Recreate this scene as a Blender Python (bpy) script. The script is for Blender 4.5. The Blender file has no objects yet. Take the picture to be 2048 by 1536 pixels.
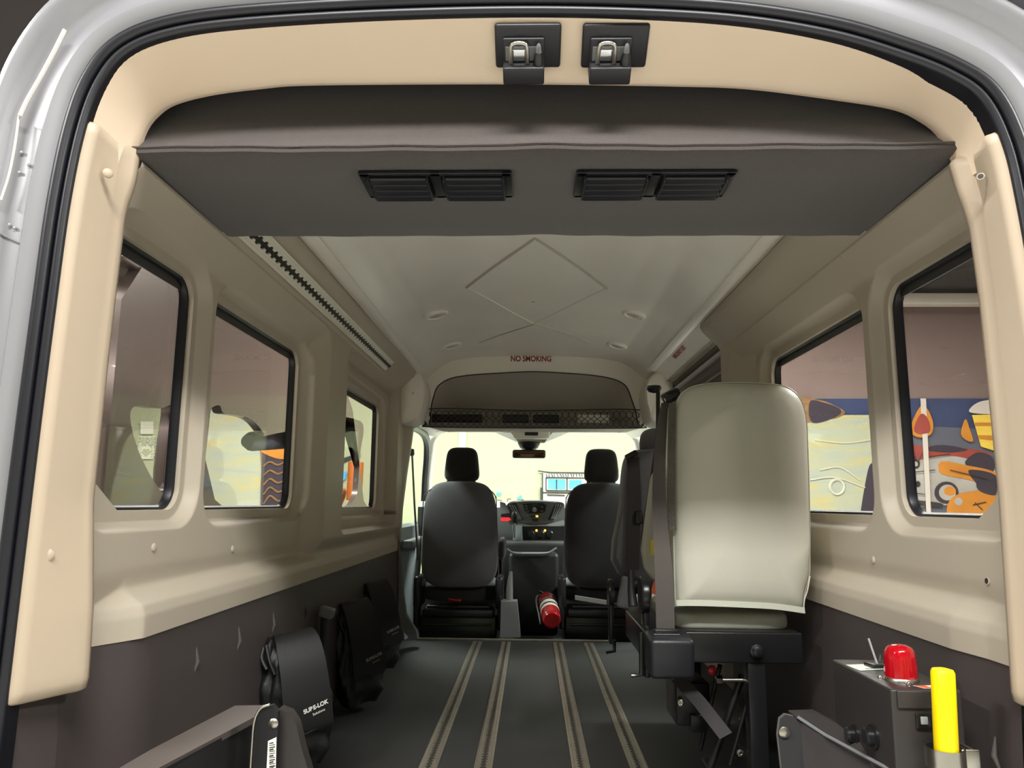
import bpy, bmesh, math, random
from mathutils import Vector, Matrix, Euler
random.seed(7)
PI = math.pi
scene = bpy.context.scene
COL = scene.collection

# ------------------------------------------------------------------ camera
CAM = Vector((-0.02, -1.25, 0.83))
FPX = 1500.0
cam_d = bpy.data.cameras.new('camera')
cam_d.sensor_width = 36.0
cam_d.lens = FPX / 2048.0 * 36.0
cam_d.clip_start = 0.02
cam = bpy.data.objects.new('camera', cam_d)
COL.objects.link(cam)
ROT = Matrix.Rotation(math.radians(1.55), 3, 'Z') @ Matrix.Rotation(PI/2 + math.radians(9.07), 3, 'X') @ Matrix.Rotation(0.008, 3, 'Z')
cam.matrix_world = Matrix.Translation(CAM) @ ROT.to_4x4()
scene.camera = cam
# sight-line helpers: they turn a measurement in the 2048x1536 photograph into a real point on a known plane
def ray(px, py): return ROT @ Vector(((px-1024)/FPX, -(py-768)/FPX, -1.0))
def atX(px, py, x): d = ray(px, py); return CAM + d*((x-CAM.x)/d.x)
def atY(px, py, y): d = ray(px, py); return CAM + d*((y-CAM.y)/d.y)
def atZ(px, py, z): d = ray(px, py); return CAM + d*((z-CAM.z)/d.z)

# ------------------------------------------------------------------ world, exposure, lamps
world = bpy.data.worlds.new('World'); scene.world = world
world.use_nodes = True
world.node_tree.nodes['Background'].inputs[0].default_value = (0.9, 0.92, 1.0, 1)
world.node_tree.nodes['Background'].inputs[1].default_value = 0.05
vs = scene.view_settings
vs.view_transform = 'Standard'; vs.look = 'None'; vs.gamma = 1.0; vs.use_curve_mapping = False
vs.exposure = 0.9
def lamp(name, loc, rot, sx, sy, power, col=(1, .93, .82)):
    l = bpy.data.lights.new(name, 'AREA'); l.shape = 'RECTANGLE'; l.size = sx; l.size_y = sy
    l.energy = power; l.color = col
    o = bpy.data.objects.new(name, l); COL.objects.link(o)
    o.location = loc; o.rotation_euler = rot
    return o
# ceiling lamps of the garage, with one added fill lamp (ground at z = -0.62, ceiling at z = 3.7)
WARM = (1, .985, .95); COOL = (.94, 1, .93)
lamp('garage_lamp', (0.0, -2.25, 3.6), (0, 0, 0), 2.8, 0.5, 190, WARM)
lamp('garage_lamp', (-4.2, -2.2, 3.6), (0, 0, 0), 0.3, 1.2, 155, WARM)
lamp('garage_lamp', (4.2, -2.2, 3.6), (0, 0, 0), 0.3, 1.2, 155, WARM)
lamp('garage_lamp', (-3.0, 6.0, 3.6), (0, 0, 0), 3.6, 0.6, 270, COOL)
lamp('garage_lamp', (2.8, 6.0, 3.6), (0, 0, 0), 3.6, 0.6, 270, COOL)
lamp('garage_lamp', (0.0, 5.3, 3.6), (0, 0, 0), 1.6, 0.8, 190, COOL)  # unseen lamp added above the windscreen to brighten cab and headliner
lamp('garage_lamp', (3.6, 2.6, 3.6), (0, 0, 0), 0.4, 3.4, 330, COOL)
lamp('garage_lamp', (-3.6, 2.6, 3.6), (0, 0, 0), 0.4, 3.4, 330, COOL)

# ------------------------------------------------------------------ materials
def srgb(r, g, b):
    f = lambda c: (c/255/12.92 if c/255 <= .04045 else ((c/255+.055)/1.055)**2.4)
    return (f(r), f(g), f(b), 1)
def mat(name, rgb, rough=.6, metal=0, bump=0, bscale=200, var=0, vscale=6, spec=.5, coat=0, emit=0, sheen=0, stretch=None):
    m = bpy.data.materials.new(name); m.use_nodes = True
    nt = m.node_tree; b = nt.nodes['Principled BSDF']
    c = srgb(*rgb)
    b.inputs['Base Color'].default_value = c
    b.inputs['Roughness'].default_value = rough
    b.inputs['Metallic'].default_value = metal
    b.inputs['Specular IOR Level'].default_value = spec
    b.inputs['Coat Weight'].default_value = coat
    if sheen: b.inputs['Sheen Weight'].default_value = sheen
    tc = nt.nodes.new('ShaderNodeTexCoord')
    src = tc.outputs['Object']
    if stretch:
        mp = nt.nodes.new('ShaderNodeMapping'); mp.inputs['Scale'].default_value = stretch
        nt.links.new(src, mp.inputs['Vector']); src = mp.outputs['Vector']
    if var:
        n = nt.nodes.new('ShaderNodeTexNoise'); n.inputs['Scale'].default_value = vscale; n.inputs['Detail'].default_value = 4
        nt.links.new(src, n.inputs['Vector'])
        mr = nt.nodes.new('ShaderNodeMapRange'); mr.inputs['From Min'].default_value = .3; mr.inputs['From Max'].default_value = .7
        mr.inputs['To Min'].default_value = 1-var; mr.inputs['To Max'].default_value = 1+var
        nt.links.new(n.outputs['Fac'], mr.inputs['Value'])
        mx = nt.nodes.new('ShaderNodeMix'); mx.data_type = 'RGBA'; mx.blend_type = 'MULTIPLY'; mx.inputs['Factor'].default_value = 1
        mx.inputs[6].default_value = c
        nt.links.new(mr.outputs['Result'], mx.inputs[7])
        nt.links.new(mx.outputs[2], b.inputs['Base Color'])
    if bump:
        n = nt.nodes.new('ShaderNodeTexNoise'); n.inputs['Scale'].default_value = bscale; n.inputs['Detail'].default_value = 3
        nt.links.new(src, n.inputs['Vector'])
        bp = nt.nodes.new('ShaderNodeBump'); bp.inputs['Strength'].default_value = bump; bp.inputs['Distance'].default_value = .002
        nt.links.new(n.outputs['Fac'], bp.inputs['Height'])
        nt.links.new(bp.outputs['Normal'], b.inputs['Normal'])
    if emit:
        b.inputs['Emission Color'].default_value = c; b.inputs['Emission Strength'].default_value = emit
    return m
def glass(name, tint, refl=.08):
    m = bpy.data.materials.new(name); m.use_nodes = True
    nt = m.node_tree; nt.nodes.clear()
    out = nt.nodes.new('ShaderNodeOutputMaterial'); mx = nt.nodes.new('ShaderNodeMixShader')
    tr = nt.nodes.new('ShaderNodeBsdfTransparent'); tr.inputs[0].default_value = (*tint, 1)
    gl = nt.nodes.new('ShaderNodeBsdfGlossy'); gl.inputs['Roughness'].default_value = .02
    lw = nt.nodes.new('ShaderNodeLayerWeight'); lw.inputs['Blend'].default_value = .35
    mr = nt.nodes.new('ShaderNodeMapRange'); mr.inputs['To Min'].default_value = .03; mr.inputs['To Max'].default_value = .03+refl
    nt.links.new(lw.outputs['Facing'], mr.inputs['Value'])
    nt.links.new(mr.outputs['Result'], mx.inputs[0])
    nt.links.new(tr.outputs[0], mx.inputs[1]); nt.links.new(gl.outputs[0], mx.inputs[2])
    nt.links.new(mx.outputs[0], out.inputs[0])
    return m
M = {
 'beige': mat('beige_plastic', (184, 174, 157), .5, bump=.12, bscale=500, spec=.4),
 'beige_light': mat('pale_beige_plastic', (180, 164, 143), .45, bump=.05, bscale=400, spec=.4),
 'header': mat('lit_header_beige', (240, 219, 194), .5, bump=.04, bscale=400, spec=.4),  # pillar beige lightened, missing light on the header put into the colour
 'shelf_cloth_lit': mat('lit_shelf_lining', (206, 198, 186), .9, bump=.3, bscale=500),  # dark shelf carpet lightened so the cavity looks lit
 'alu_bright': mat('bright_aluminium', (236, 230, 216), .5, .15),
 'bead': mat('pale_edge_bead', (236, 230, 214), .4),
 'dark_plastic': mat('dark_brown_plastic', (74, 67, 66), .42, bump=.35, bscale=700, spec=.5),
 'ceiling': mat('grey_vinyl', (242, 238, 226), .3, bump=.15, bscale=300, var=.03, vscale=4),
 'headliner': mat('front_headliner', (242, 236, 224), .65, bump=.1, bscale=400),
 'groove': mat('stitched_groove', (186, 180, 166), .6),
 'carpet': mat('charcoal_carpet', (76, 69, 66), .98, bump=.9, bscale=900, var=.22, vscale=420, spec=.1, sheen=.3),
 'carpet_dark': mat('dark_headliner_carpet', (138, 130, 122), .98, bump=.6, bscale=700, spec=.1),
 'rubber_floor': mat('black_rubber_floor', (32, 32, 31), .62, bump=.4, bscale=500, var=.12, vscale=5),
 'alu': mat('aluminium_track', (168, 160, 148), .38, .85, bump=.1, bscale=60, var=.1, vscale=20),
 'alu_dark': mat('dark_track_slot', (58, 55, 50), .6, .5),  # darker tone for the floor of the track slot
 'seal': mat('rubber_seal', (20, 21, 28), .38, bump=.1, bscale=40, spec=.6),
 'silver': mat('silver_paint', (146, 146, 150), .36, .3, coat=.5, bump=.02, bscale=300),
 'bounce_hood_paint': mat('white_bounce_hood', (228, 228, 226), .35, coat=.4),  # white for the added bonnet that bounces light upward
 'silver_sealer': mat('seam_sealer', (214, 210, 198), .6),
 'black_plastic': mat('black_plastic', (32, 32, 37), .4, bump=.1, bscale=300),
 'black_gloss': mat('black_powder_coat', (26, 26, 28), .28, .1, bump=.05, bscale=300, spec=.6),
 'lift_sheen_paint': mat('lift_paint_with_sheen', (84, 76, 72), .45, 0, bump=.08, bscale=200),  # lift black lightened, gloss reflection on the cover put into the colour
 'lift_grey': mat('lift_black_paint', (46, 42, 41), .45, 0, bump=.08, bscale=200, spec=.6),
 'steel': mat('zinc_steel', (190, 186, 176), .3, 1, bump=.05, bscale=80),
 'chrome': mat('chrome', (220, 220, 220), .12, 1),
 'grey_vinyl': mat('grey_seat_vinyl', (188, 186, 172), .42, bump=.2, bscale=350, var=.03, vscale=5),
 'vinyl_light': mat('pale_seat_vinyl', (182, 184, 170), .35, bump=.2, bscale=350),
 'piping': mat('white_piping', (206, 202, 184), .5),
 'seat_fabric': mat('charcoal_seat_fabric', (98, 98, 103), .85, bump=.3, bscale=600, sheen=.3),
 'seat_black': mat('black_seat_fabric', (34, 33, 34), .85, bump=.3, bscale=600, sheen=.3),
 'belt': mat('grey_belt_webbing', (82, 76, 72), .7, bump=.6, bscale=500, stretch=(1, 1, 3)),
 'belt_dark': mat('dark_belt_webbing', (46, 43, 43), .7, bump=.5, bscale=500),
 'velcro': mat('rough_grey_felt', (92, 88, 80), .98, bump=1, bscale=600, var=.3, vscale=300),
 'nylon': mat('black_nylon', (19, 20, 20), .5, bump=.3, bscale=300),
 'white_print': mat('white_print', (225, 225, 220), .6),
 'grey_print': mat('faded_print', (150, 150, 146), .6),
 'red_print': mat('red_print', (150, 40, 35), .6),
 'red_faded': mat('faded_red_print', (160, 80, 70), .6),
 'label': mat('white_label', (228, 226, 214), .5),
 'label_green': mat('green_print', (70, 140, 110), .5),
 'orange': mat('orange_label', (216, 96, 48), .5),
 'yellow': mat('yellow_vinyl_grip', (255, 222, 0), .4),
 'yellow_dull': mat('yellow_strip', (170, 148, 50), .6),
 'red': mat('red_enamel', (170, 18, 22), .25, coat=.4),
 'red_knob': mat('red_knob', (190, 20, 30), .3),
 'dash': mat('grey_dashboard', (118, 120, 122), .5, bump=.2, bscale=500),
 'dash_light': mat('light_dashboard', (158, 160, 160), .45, bump=.1, bscale=400),
 'dash_dark': mat('dark_dashboard', (26, 26, 28), .5, bump=.2, bscale=400),
 'door_grey': mat('blue_grey_door_trim', (138, 147, 150), .5, bump=.1, bscale=300),
 'amber': mat('amber_lamp', (255, 190, 60), .4, emit=4),
 'red_glow': mat('red_display', (210, 30, 35), .4, emit=1.2),
 'lens': mat('frosted_lens', (210, 206, 190), .3),
 'mirror': mat('mirror_glass', (96, 70, 60), .08, .9),
 'mauve': mat('mauve_wall_paint', (138, 118, 113), .8, var=.03, vscale=1),
 'cream': mat('cream_wall_paint', (156, 161, 130), .8, var=.015, vscale=2),
 'concrete': mat('pale_grey_floor_paint', (164, 162, 157), .5, var=.1, vscale=3),
 'garage_ceiling': mat('dark_garage_ceiling', (52, 48, 50), .9),
 'beam': mat('white_beam_paint', (214, 206, 196), .6),
 'pipe': mat('dark_duct', (34, 34, 36), .6),
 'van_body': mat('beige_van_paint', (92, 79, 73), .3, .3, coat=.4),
 'p_blue': mat('mural_blue', (56, 68, 106), .7, var=.12, vscale=3),
 'p_slate': mat('mural_slate', (96, 98, 112), .7, var=.1, vscale=3),
 'p_red': mat('mural_red', (158, 66, 56), .7, var=.1, vscale=6),
 'p_orange': mat('mural_orange', (206, 134, 44), .7, var=.1, vscale=6),
 'p_yellow': mat('mural_yellow', (240, 206, 80), .7, var=.1, vscale=8, stretch=(1, 1, 6)),
 'p_dark': mat('mural_dark', (56, 48, 60), .7),
 'p_grey': mat('mural_grey', (176, 172, 164), .7, var=.1, vscale=6),
 'p_brown': mat('mural_brown', (140, 104, 66), .7, var=.3, vscale=7, stretch=(1, 1, 5)),
 'p_line': mat('mural_black_line', (44, 44, 44), .7),
 'p_pale': mat('mural_pale_line', (196, 198, 178), .7),
 'p_sky': mat('mural_sky_blue', (70, 160, 215), .7, var=.15, vscale=12),
 'p_wheel': mat('orange_leather', (170, 92, 30), .5),
 'tint': glass('tinted_privacy_glass', (.80, .77, .76)),
 'clear': glass('clear_glass', (.96, .99, .93), .04),
}
def red_lens():
    m = bpy.data.materials.new('red_beacon_lens'); m.use_nodes = True
    b = m.node_tree.nodes['Principled BSDF']
    b.inputs['Base Color'].default_value = srgb(214, 18, 34); b.inputs['Roughness'].default_value = .12
    b.inputs['Transmission Weight'].default_value = .45; b.inputs['IOR'].default_value = 1.45; b.inputs['Coat Weight'].default_value = .5
    return m
M['red_lens'] = red_lens()
def wash():      # pale water-colour streaks on cream
    m = bpy.data.materials.new('mural_pale_wash'); m.use_nodes = True
    nt = m.node_tree; b = nt.nodes['Principled BSDF']; b.inputs['Roughness'].default_value = .8
    tc = nt.nodes.new('ShaderNodeTexCoord'); mp = nt.nodes.new('ShaderNodeMapping'); mp.inputs['Scale'].default_value = (.9, .9, 6)
    n = nt.nodes.new('ShaderNodeTexNoise'); n.inputs['Scale'].default_value = 1.6; n.inputs['Detail'].default_value = 5
    cr = nt.nodes.new('ShaderNodeValToRGB'); e = cr.color_ramp.elements
    e[0].position = .32; e[0].color = srgb(160, 168, 158); e[1].position = .68; e[1].color = srgb(190, 178, 120)
    k = e.new(.45); k.color = srgb(172, 178, 158); k = e.new(.56); k.color = srgb(176, 178, 148)
    nt.links.new(tc.outputs['Object'], mp.inputs['Vector']); nt.links.new(mp.outputs[0], n.inputs['Vector'])
    nt.links.new(n.outputs['Fac'], cr.inputs[0]); nt.links.new(cr.outputs[0], b.inputs['Base Color'])
    return m
M['p_wash'] = wash()

# ------------------------------------------------------------------ mesh builder
class B:
    def __init__(s): s.v = []; s.f = []; s.mi = []; s.cur = 0
    def m(s, i): s.cur = i; return s
    def add(s, vs, fs):
        o = len(s.v); s.v += [tuple(v) for v in vs]
        for f in fs: s.f.append([o+i for i in f]); s.mi.append(s.cur)
        return s
    def bm(s, bm):
        bm.verts.ensure_lookup_table(); bm.verts.index_update()
        s.add([v.co[:] for v in bm.verts], [[v.index for v in f.verts] for f in bm.faces]); bm.free(); return s
    def box(s, c, size, rot=None, bev=0, seg=3, taper=None):
        bm = bmesh.new(); bmesh.ops.create_cube(bm, size=1)
        for v in bm.verts:
            v.co = Vector((v.co.x*size[0], v.co.y*size[1], v.co.z*size[2]))
            if taper and v.co.z > 0: v.co.x *= taper[0]; v.co.y *= taper[1]
        if bev: bmesh.ops.bevel(bm, geom=bm.edges[:], offset=bev, segments=seg, affect='EDGES', profile=.5)
        R = Euler(rot).to_matrix() if rot else Matrix.Identity(3)
        for v in bm.verts: v.co = R @ v.co + Vector(c)
        return s.bm(bm)
    def cyl(s, p0, p1, r0, r1=None, n=20, bev=0):
        r1 = r0 if r1 is None else r1
        return s.sweep([Vector(p0), Vector(p1)], [r0, r1], n)
    def sweep(s, path, rad, n=10, cap=True, closed=False):
        path = [Vector(p) for p in path]
        if not isinstance(rad, (list, tuple)): rad = [rad]*len(path)
        L = len(path); vs = []; fs = []
        up = None
        for i, p in enumerate(path):
            a = path[(i-1) % L] if (closed or i > 0) else p
            b = path[(i+1) % L] if (closed or i < L-1) else p
            t = (b-a).normalized()
            if up is None:
                up = Vector((0, 0, 1)) if abs(t.z) < .9 else Vector((1, 0, 0))
            u = (up - t*up.dot(t)).normalized(); w = t.cross(u); up = u
            for k in range(n):
                an = 2*PI*k/n
                vs.append(p + (u*math.cos(an)+w*math.sin(an))*rad[i])
        rng = L if closed else L-1
        for i in range(rng):
            for k in range(n):
                a = i*n+k; b = i*n+(k+1) % n; j = ((i+1) % L)*n
                fs.append([a, b, j+(k+1) % n, j+k])
        if cap and not closed:
            fs.append(list(range(n))[::-1]); fs.append([(L-1)*n+k for k in range(n)])
        return s.add(vs, fs)
    def ribbon(s, path, wv, th):        # flat strap: path, width vector(s), thickness
        path = [Vector(p) for p in path]; L = len(path)
        vs = []; fs = []
        for i, p in enumerate(path):
            t = (path[min(i+1, L-1)]-path[max(i-1, 0)]).normalized()
            w = Vector(wv[i]) if isinstance(wv, list) else Vector(wv)
            nrm = t.cross(w).normalized()*th/2
            for sx, sn in ((-1, -1), (1, -1), (1, 1), (-1, 1)): vs.append(p + w*.5*sx + nrm*sn)
        for i in range(L-1):
            for k in range(4): fs.append([i*4+k, i*4+(k+1) % 4, (i+1)*4+(k+1) % 4, (i+1)*4+k])
        fs.append([3, 2, 1, 0]); fs.append([(L-1)*4+k for k in range(4)])
        return s.add(vs, fs)
    def lathe(s, prof, c=(0, 0, 0), axis='Z', n=28, M3=None):
        vs = []; fs = []; c = Vector(c)
        for r, h in prof:
            for k in range(n):
                a = 2*PI*k/n; p = Vector((r*math.cos(a), r*math.sin(a), h))
                if axis == 'Y': p = Vector((p.x, p.z, p.y))
                if axis == 'X': p = Vector((p.z, p.x, p.y))
                if M3: p = M3 @ p
                vs.append(c+p)
        for i in range(len(prof)-1):
            for k in range(n): fs.append([i*n+k, i*n+(k+1) % n, (i+1)*n+(k+1) % n, (i+1)*n+k])
        fs.append(list(range(n))[::-1]); fs.append([(len(prof)-1)*n+k for k in range(n)])
        return s.add(vs, fs)
    def prism(s, poly, off, flip=False):   # poly: list of 3D points (planar), off: extrusion vector
        n = len(poly); poly = [Vector(p) for p in poly]; off = Vector(off)
        return s.add(poly+[p+off for p in poly], [list(range(n))[::-1], [n+i for i in range(n)]] + [[i, (i+1) % n, n+(i+1) % n, n+i] for i in range(n)])
    def loft(s, rows, closed=False):
        nr = len(rows); nc = len(rows[0]); vs = [p for r in rows for p in r]; fs = []
        for i in range(nr-1):
            for k in range(nc if closed else nc-1):
                fs.append([i*nc+k, i*nc+(k+1) % nc, (i+1)*nc+(k+1) % nc, (i+1)*nc+k])
        return s.add(vs, fs)
    def obj(s, name, mats, parent=None, angle=40, origin=None):
        me = bpy.data.meshes.new(name); 
        o = bpy.data.objects.new(name, me)
        vs = s.v
        if parent is not None:
            pl = parent_world(parent); vs = [tuple(Vector(v)-pl) for v in s.v]
        elif origin is not None:
            vs = [tuple(Vector(v)-Vector(origin)) for v in s.v]; o.location = origin
        me.from_pydata(vs, [], s.f)
        if isinstance(mats, str): mats = [mats]
        for k in mats: me.materials.append(M[k])
        for p, i in zip(me.polygons, s.mi): p.material_index = i; p.use_smooth = True
        bm = bmesh.new(); bm.from_mesh(me); bmesh.ops.remove_doubles(bm, verts=bm.verts, dist=1e-6)
        bmesh.ops.recalc_face_normals(bm, faces=bm.faces); bm.to_mesh(me); bm.free()
        me.set_sharp_from_angle(angle=math.radians(angle))
        COL.objects.link(o)
        if parent is not None: o.parent = parent
        return o
def parent_world(p):
    v = Vector(p.location)
    while p.parent: p = p.parent; v += Vector(p.location)
    return v
def tag(o, label=None, cat=None, group=None, kind=None):
    if label: o['label'] = label
    if cat: o['category'] = cat
    if group: o['group'] = group
    if kind: o['kind'] = kind
    return o
def thing(name, loc, label, cat, group=None):
    o = bpy.data.objects.new(name, None); o.empty_display_size = .05; COL.objects.link(o); o.location = loc
    return tag(o, label, cat, group)
def struct(o, label=None, cat=None):
    o['kind'] = 'structure'
    return tag(o, label, cat)
def text_mesh(name, body, size, mat_key, M4, parent=None, extrude=.0004, bold=0.0, xs=1.0, align='CENTER'):
    cu = bpy.data.curves.new('t', 'FONT'); cu.body = body; cu.size = size; cu.extrude = extrude; cu.offset = bold
    cu.align_x = align; cu.align_y = 'CENTER'
    t = bpy.data.objects.new('t', cu); COL.objects.link(t)
    dg = bpy.context.evaluated_depsgraph_get(); me = bpy.data.meshes.new_from_object(t.evaluated_get(dg))
    bpy.data.objects.remove(t); bpy.data.curves.remove(cu)
    me.name = name
    me.transform(M4 @ Matrix.Diagonal((xs, 1, 1, 1)))
    if parent is not None: me.transform(Matrix.Translation(-parent_world(parent)))
    me.materials.clear(); me.materials.append(M[mat_key])
    o = bpy.data.objects.new(name, me); COL.objects.link(o)
    if parent is not None: o.parent = parent
    return o
def frame4(o, xa, ya):   # matrix with given x axis, y axis
    xa = Vector(xa).normalized(); ya = Vector(ya).normalized(); za = xa.cross(ya).normalized(); ya = za.cross(xa)
    m = Matrix((xa, ya, za)).transposed().to_4x4(); m.translation = Vector(o); return m
def catmull(pts, per=8, closed=False):
    P = [Vector(p) for p in pts]; n = len(P); out = []
    rng = n if closed else n-1
    for i in range(rng):
        p0 = P[(i-1) % n] if (closed or i > 0) else P[0]*2-P[1]
        p1 = P[i]; p2 = P[(i+1) % n]
        p3 = P[(i+2) % n] if (closed or i < n-2) else P[-1]*2-P[-2]
        for k in range(per):
            t = k/per
            out.append(.5*((2*p1)+(p2-p0)*t+(2*p0-5*p1+4*p2-p3)*t*t+(3*p1-p0-3*p2+p3)*t**3))
    if not closed: out.append(P[-1])
    return out
def sm(a, b, x):
    t = max(0, min(1, (x-a)/(b-a))); return t*t*(3-2*t)
def lerp_tab(tab, x):
    if x <= tab[0][0]: return tab[0][1]
    for (a, u), (b, v) in zip(tab, tab[1:]):
        if x <= b: return u+(v-u)*(x-a)/(b-a)
    return tab[-1][1]
def resample(P, n):
    P = [Vector(p) for p in P]; L = [0]
    for a, b in zip(P, P[1:]): L.append(L[-1]+(b-a).length)
    out = []; j = 0
    for i in range(n):
        s = L[-1]*i/(n-1)
        while j < len(P)-2 and L[j+1] < s: j += 1
        d = L[j+1]-L[j]; out.append(P[j].lerp(P[j+1], 0 if d == 0 else (s-L[j])/d))
    return out

# ================================================================== THE VAN: floor, walls, ceiling
b = B(); b.box((0, 1.77, -.02), (1.84, 3.54, .04), bev=.003)
floor = struct(b.obj('floor', 'rubber_floor'), 'black ribbed rubber van floor crossed by four metal tracks', 'floor')
b = B(); b.box((0, 4.2, -.14), (1.9, 1.3, .04)); b.box((0, 3.555, -.065), (1.84, .03, .12))
struct(b.obj('floor_cab', 'dash_dark'), 'black floor of the driving cab below the step', 'floor')
b = B(); b.box((-.12, 3.545, .004), (1.22, .03, .012), bev=.003)
struct(b.obj('trim_1', 'alu'), 'thin metal strip edging the step at the front of the floor', 'trim')

# --- wall profile: half width of the beige trim at height z
PROF = [(.555, .800), (.60, .800), (.622, .806), (.655, .852), (.68, .862), (.735, .864), (.762, .850), (.80, .842),
        (1.49, .842)]
WIN = {'L': [(.15, .562, .81, 1.378), (.67, 1.425, .808, 1.368), (1.86, 2.88, .80, 1.36)],
       'R': [(.15, .605, .808, 1.372), (.725, 1.535, .808, 1.366)]}
def rr_sdf(y, z, w, r=.06):
    cy = (w[0]+w[1])/2; cz = (w[2]+w[3])/2; hy = (w[1]-w[0])/2-r; hz = (w[3]-w[2])/2-r
    qy = abs(y-cy)-hy; qz = abs(z-cz)-hz
    return math.hypot(max(qy, 0), max(qz, 0))+min(max(qy, qz), 0)-r
def inset(side, y):      # the lower trim steps inward a little way in from the rear pillar
    return (.052 if side == 'L' else .014)*(1-max(0, min(1, (y-.20)/.10)))
def wallx(side, y, z):
    f = lerp_tab(PROF, z)
    f = f+max(0, min(.862-f, inset(side, y)))*(1-sm(.66, .72, z))
    # the window bay sinks behind the cornice above and the arch pillar in front
    ye, ry = (1.535, .10) if side == 'L' else (1.80, .19)
    uy = (ye-y)/ry; uz = (1.478-z)/.075
    t = 1-math.hypot(max(0, 1-uy), max(0, 1-uz)); t = max(0, min(1, t))
    bay = .785+.057*t
    low = sm(.60, .70, z)
    f = f+(min(f, bay)-f)*low
    if side == 'L' and y > 1.6:      # inner bay round the front window
        d3 = rr_sdf(y, z, (1.80, 3.02, .70, 1.462), .07)
        f += (.845-.785)*max(0, min(1, -d3/.02))*(1 if z > .56 else 0)
    for i, w in enumerate(WIN[side]):
        d = rr_sdf(y, z, w)
        mg = (.022, .045)
        rec = 1-sm(mg[0], mg[1], d)
        f = f + (.873-f)*rec
    # shelf bay ends near the arch
    return f
def opening(w, side, i, ny, nz):
    y0, y1, z0, z1 = w; r = .055
    # corner styles: four corners as rounded arcs, lower rear corner of the rearmost windows is cut off
    pts = []
    def arc(cy, cz, a0, a1, n): return [(cy+r*math.cos(a0+(a1-a0)*k/n), cz+r*math.sin(a0+(a1-a0)*k/n)) for k in range(n+1)]
    c = [arc(y0+r, z0+r, PI, 1.5*PI, 8), arc(y1-r, z0+r, 1.5*PI, 2*PI, 8), arc(y1-r, z1-r, 0, .5*PI, 8), arc(y0+r, z1-r, .5*PI, PI, 8)]
    if i == 0: c[0] = [(y0, z0+.085+.0*k) if k < 1 else (y0+.14*k/8+.005, z0+.085*(1-k/8)) for k in range(9)]
    mid = [a[4] for a in c]
    sides = []
    for k in range(4):
        seg = c[k][4:]+c[(k+1) % 4][:5]
        n = ny if k % 2 == 0 else nz
        seg = [(p.x, p.y) for p in resample([Vector((q[0], q[1], 0)) for q in seg], n+1)]
        sides.append(seg)
    return sides      # bottom, right, top, left
def build_wall(side, tiles, name, mat_key):
    sg = -1 if side == 'L' else 1
    b = B(); NY = 84; NZ = 76; NR = 84
    ZB, ZT = .765, 1.485
    for i, (ya, yb) in enumerate(tiles):
        w = WIN[side][i]
        inn = opening(w, side, i, NY, NZ)
        out = [[(ya+(yb-ya)*k/NY, ZB) for k in range(NY+1)], [(yb, ZB+(ZT-ZB)*k/NZ) for k in range(NZ+1)],
               [(yb-(yb-ya)*k/NY, ZT) for k in range(NY+1)], [(ya, ZT-(ZT-ZB)*k/NZ) for k in range(NZ+1)]]
        loopi = []; loopo = []
        for k in range(4): loopi += inn[k][:-1]; loopo += out[k][:-1]
        rows = []
        # return into the window reveal
        rows.append([(sg*.905, p[0], p[1]) for p in loopi])
        for r in range(NR+1):
            t = (r/NR)**1.05
            row = []
            for p, q in zip(loopi, loopo):
                y = p[0]+(q[0]-p[0])*t; z = p[1]+(q[1]-p[1])*t
                row.append((sg*wallx(side, y, z), y, z))
            rows.append(row)
        b.loft(rows, closed=True)
    ys = []
    for ya, yb in tiles: ys += [ya+(yb-ya)*k/NY for k in range(NY+1)][(1 if ys else 0):]
    b.loft([[(sg*wallx(side, y, z), y, z) for y in ys] for z in [.557+(ZB-.557)*k/44 for k in range(45)]])
    # cove between wall and ceiling
    y0 = tiles[0][0]; y1 = tiles[-1][1]
    prof = [(.785, 1.485), (.772, 1.505), (.74, 1.535), (.71, 1.565), (.70, 1.585), (.705, 1.60), (.72, 1.61)]
    rows = []; y0 = .50
    for k in range(61):
        y = y0+(y1-y0)*k/60
        rows.append([(sg*x, y, z) for x, z in prof])
    b.loft(rows)
    return b.obj(name, mat_key, angle=50)
wl = struct(build_wall('L', [(.112, .615), (.615, 1.70), (1.70, 3.22)], 'wall_left', 'beige'), 'beige moulded plastic wall trim with three window openings on the left', 'wall')
wr = struct(build_wall('R', [(.112, .66), (.66, 1.92)], 'wall_right', 'beige'), 'beige moulded plastic wall trim with window openings on the right', 'wall')

# --- dark lower wall panels
def lower_panel(sg, y1, nm, parent):
    b = B(); rows = []; side = 'L' if sg < 0 else 'R'
    prof = [(.803, .556), (.803, .53), (.80, .50), (.795, .42), (.79, .30), (.79, .12), (.80, .06), (.83, .0)]
    for k in range(80):
        y = .118+(y1-.118)*k/79
        bump = .0
        rows.append([(sg*(x+inset(side, y)), y, z) for x, z in prof])
    b.loft(rows)
    # rear return of the panel, below the pillar trim
    b.loft([[(sg*.853, .118, .504), (sg*.845, .118, .42), (sg*.84, .118, .12), (sg*.84, .118, 0)], [(sg*.875, .004, .504), (sg*.875, .004, .42), (sg*.875, .004, .12), (sg*.875, .004, 0)]])
    o = b.obj(nm, 'dark_plastic', parent)
    # slots pressed into the panel: short slanted ribs
    return o
pl = lower_panel(-1, 3.22, 'lower_panel', wl); pl['label'] = 'dark brown textured lower panel'
pr = lower_panel(1, 1.92, 'lower_panel', wr); pr['label'] = 'dark brown textured lower panel'
def ribs(sg, spots, parent):
    for (y, z0, z1) in spots:
        b = B(); x = .797*sg
        b.sweep([(x+.004*sg, y, z0), (x-.004*sg, y+.005, (z0+z1)/2), (x+.004*sg, y+.01, z1)], [.0015, .005, .0015], 8)
        b.obj('panel_rib', 'belt', parent)  # lighter than the panel: glints on the ribs put into their colour
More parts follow.
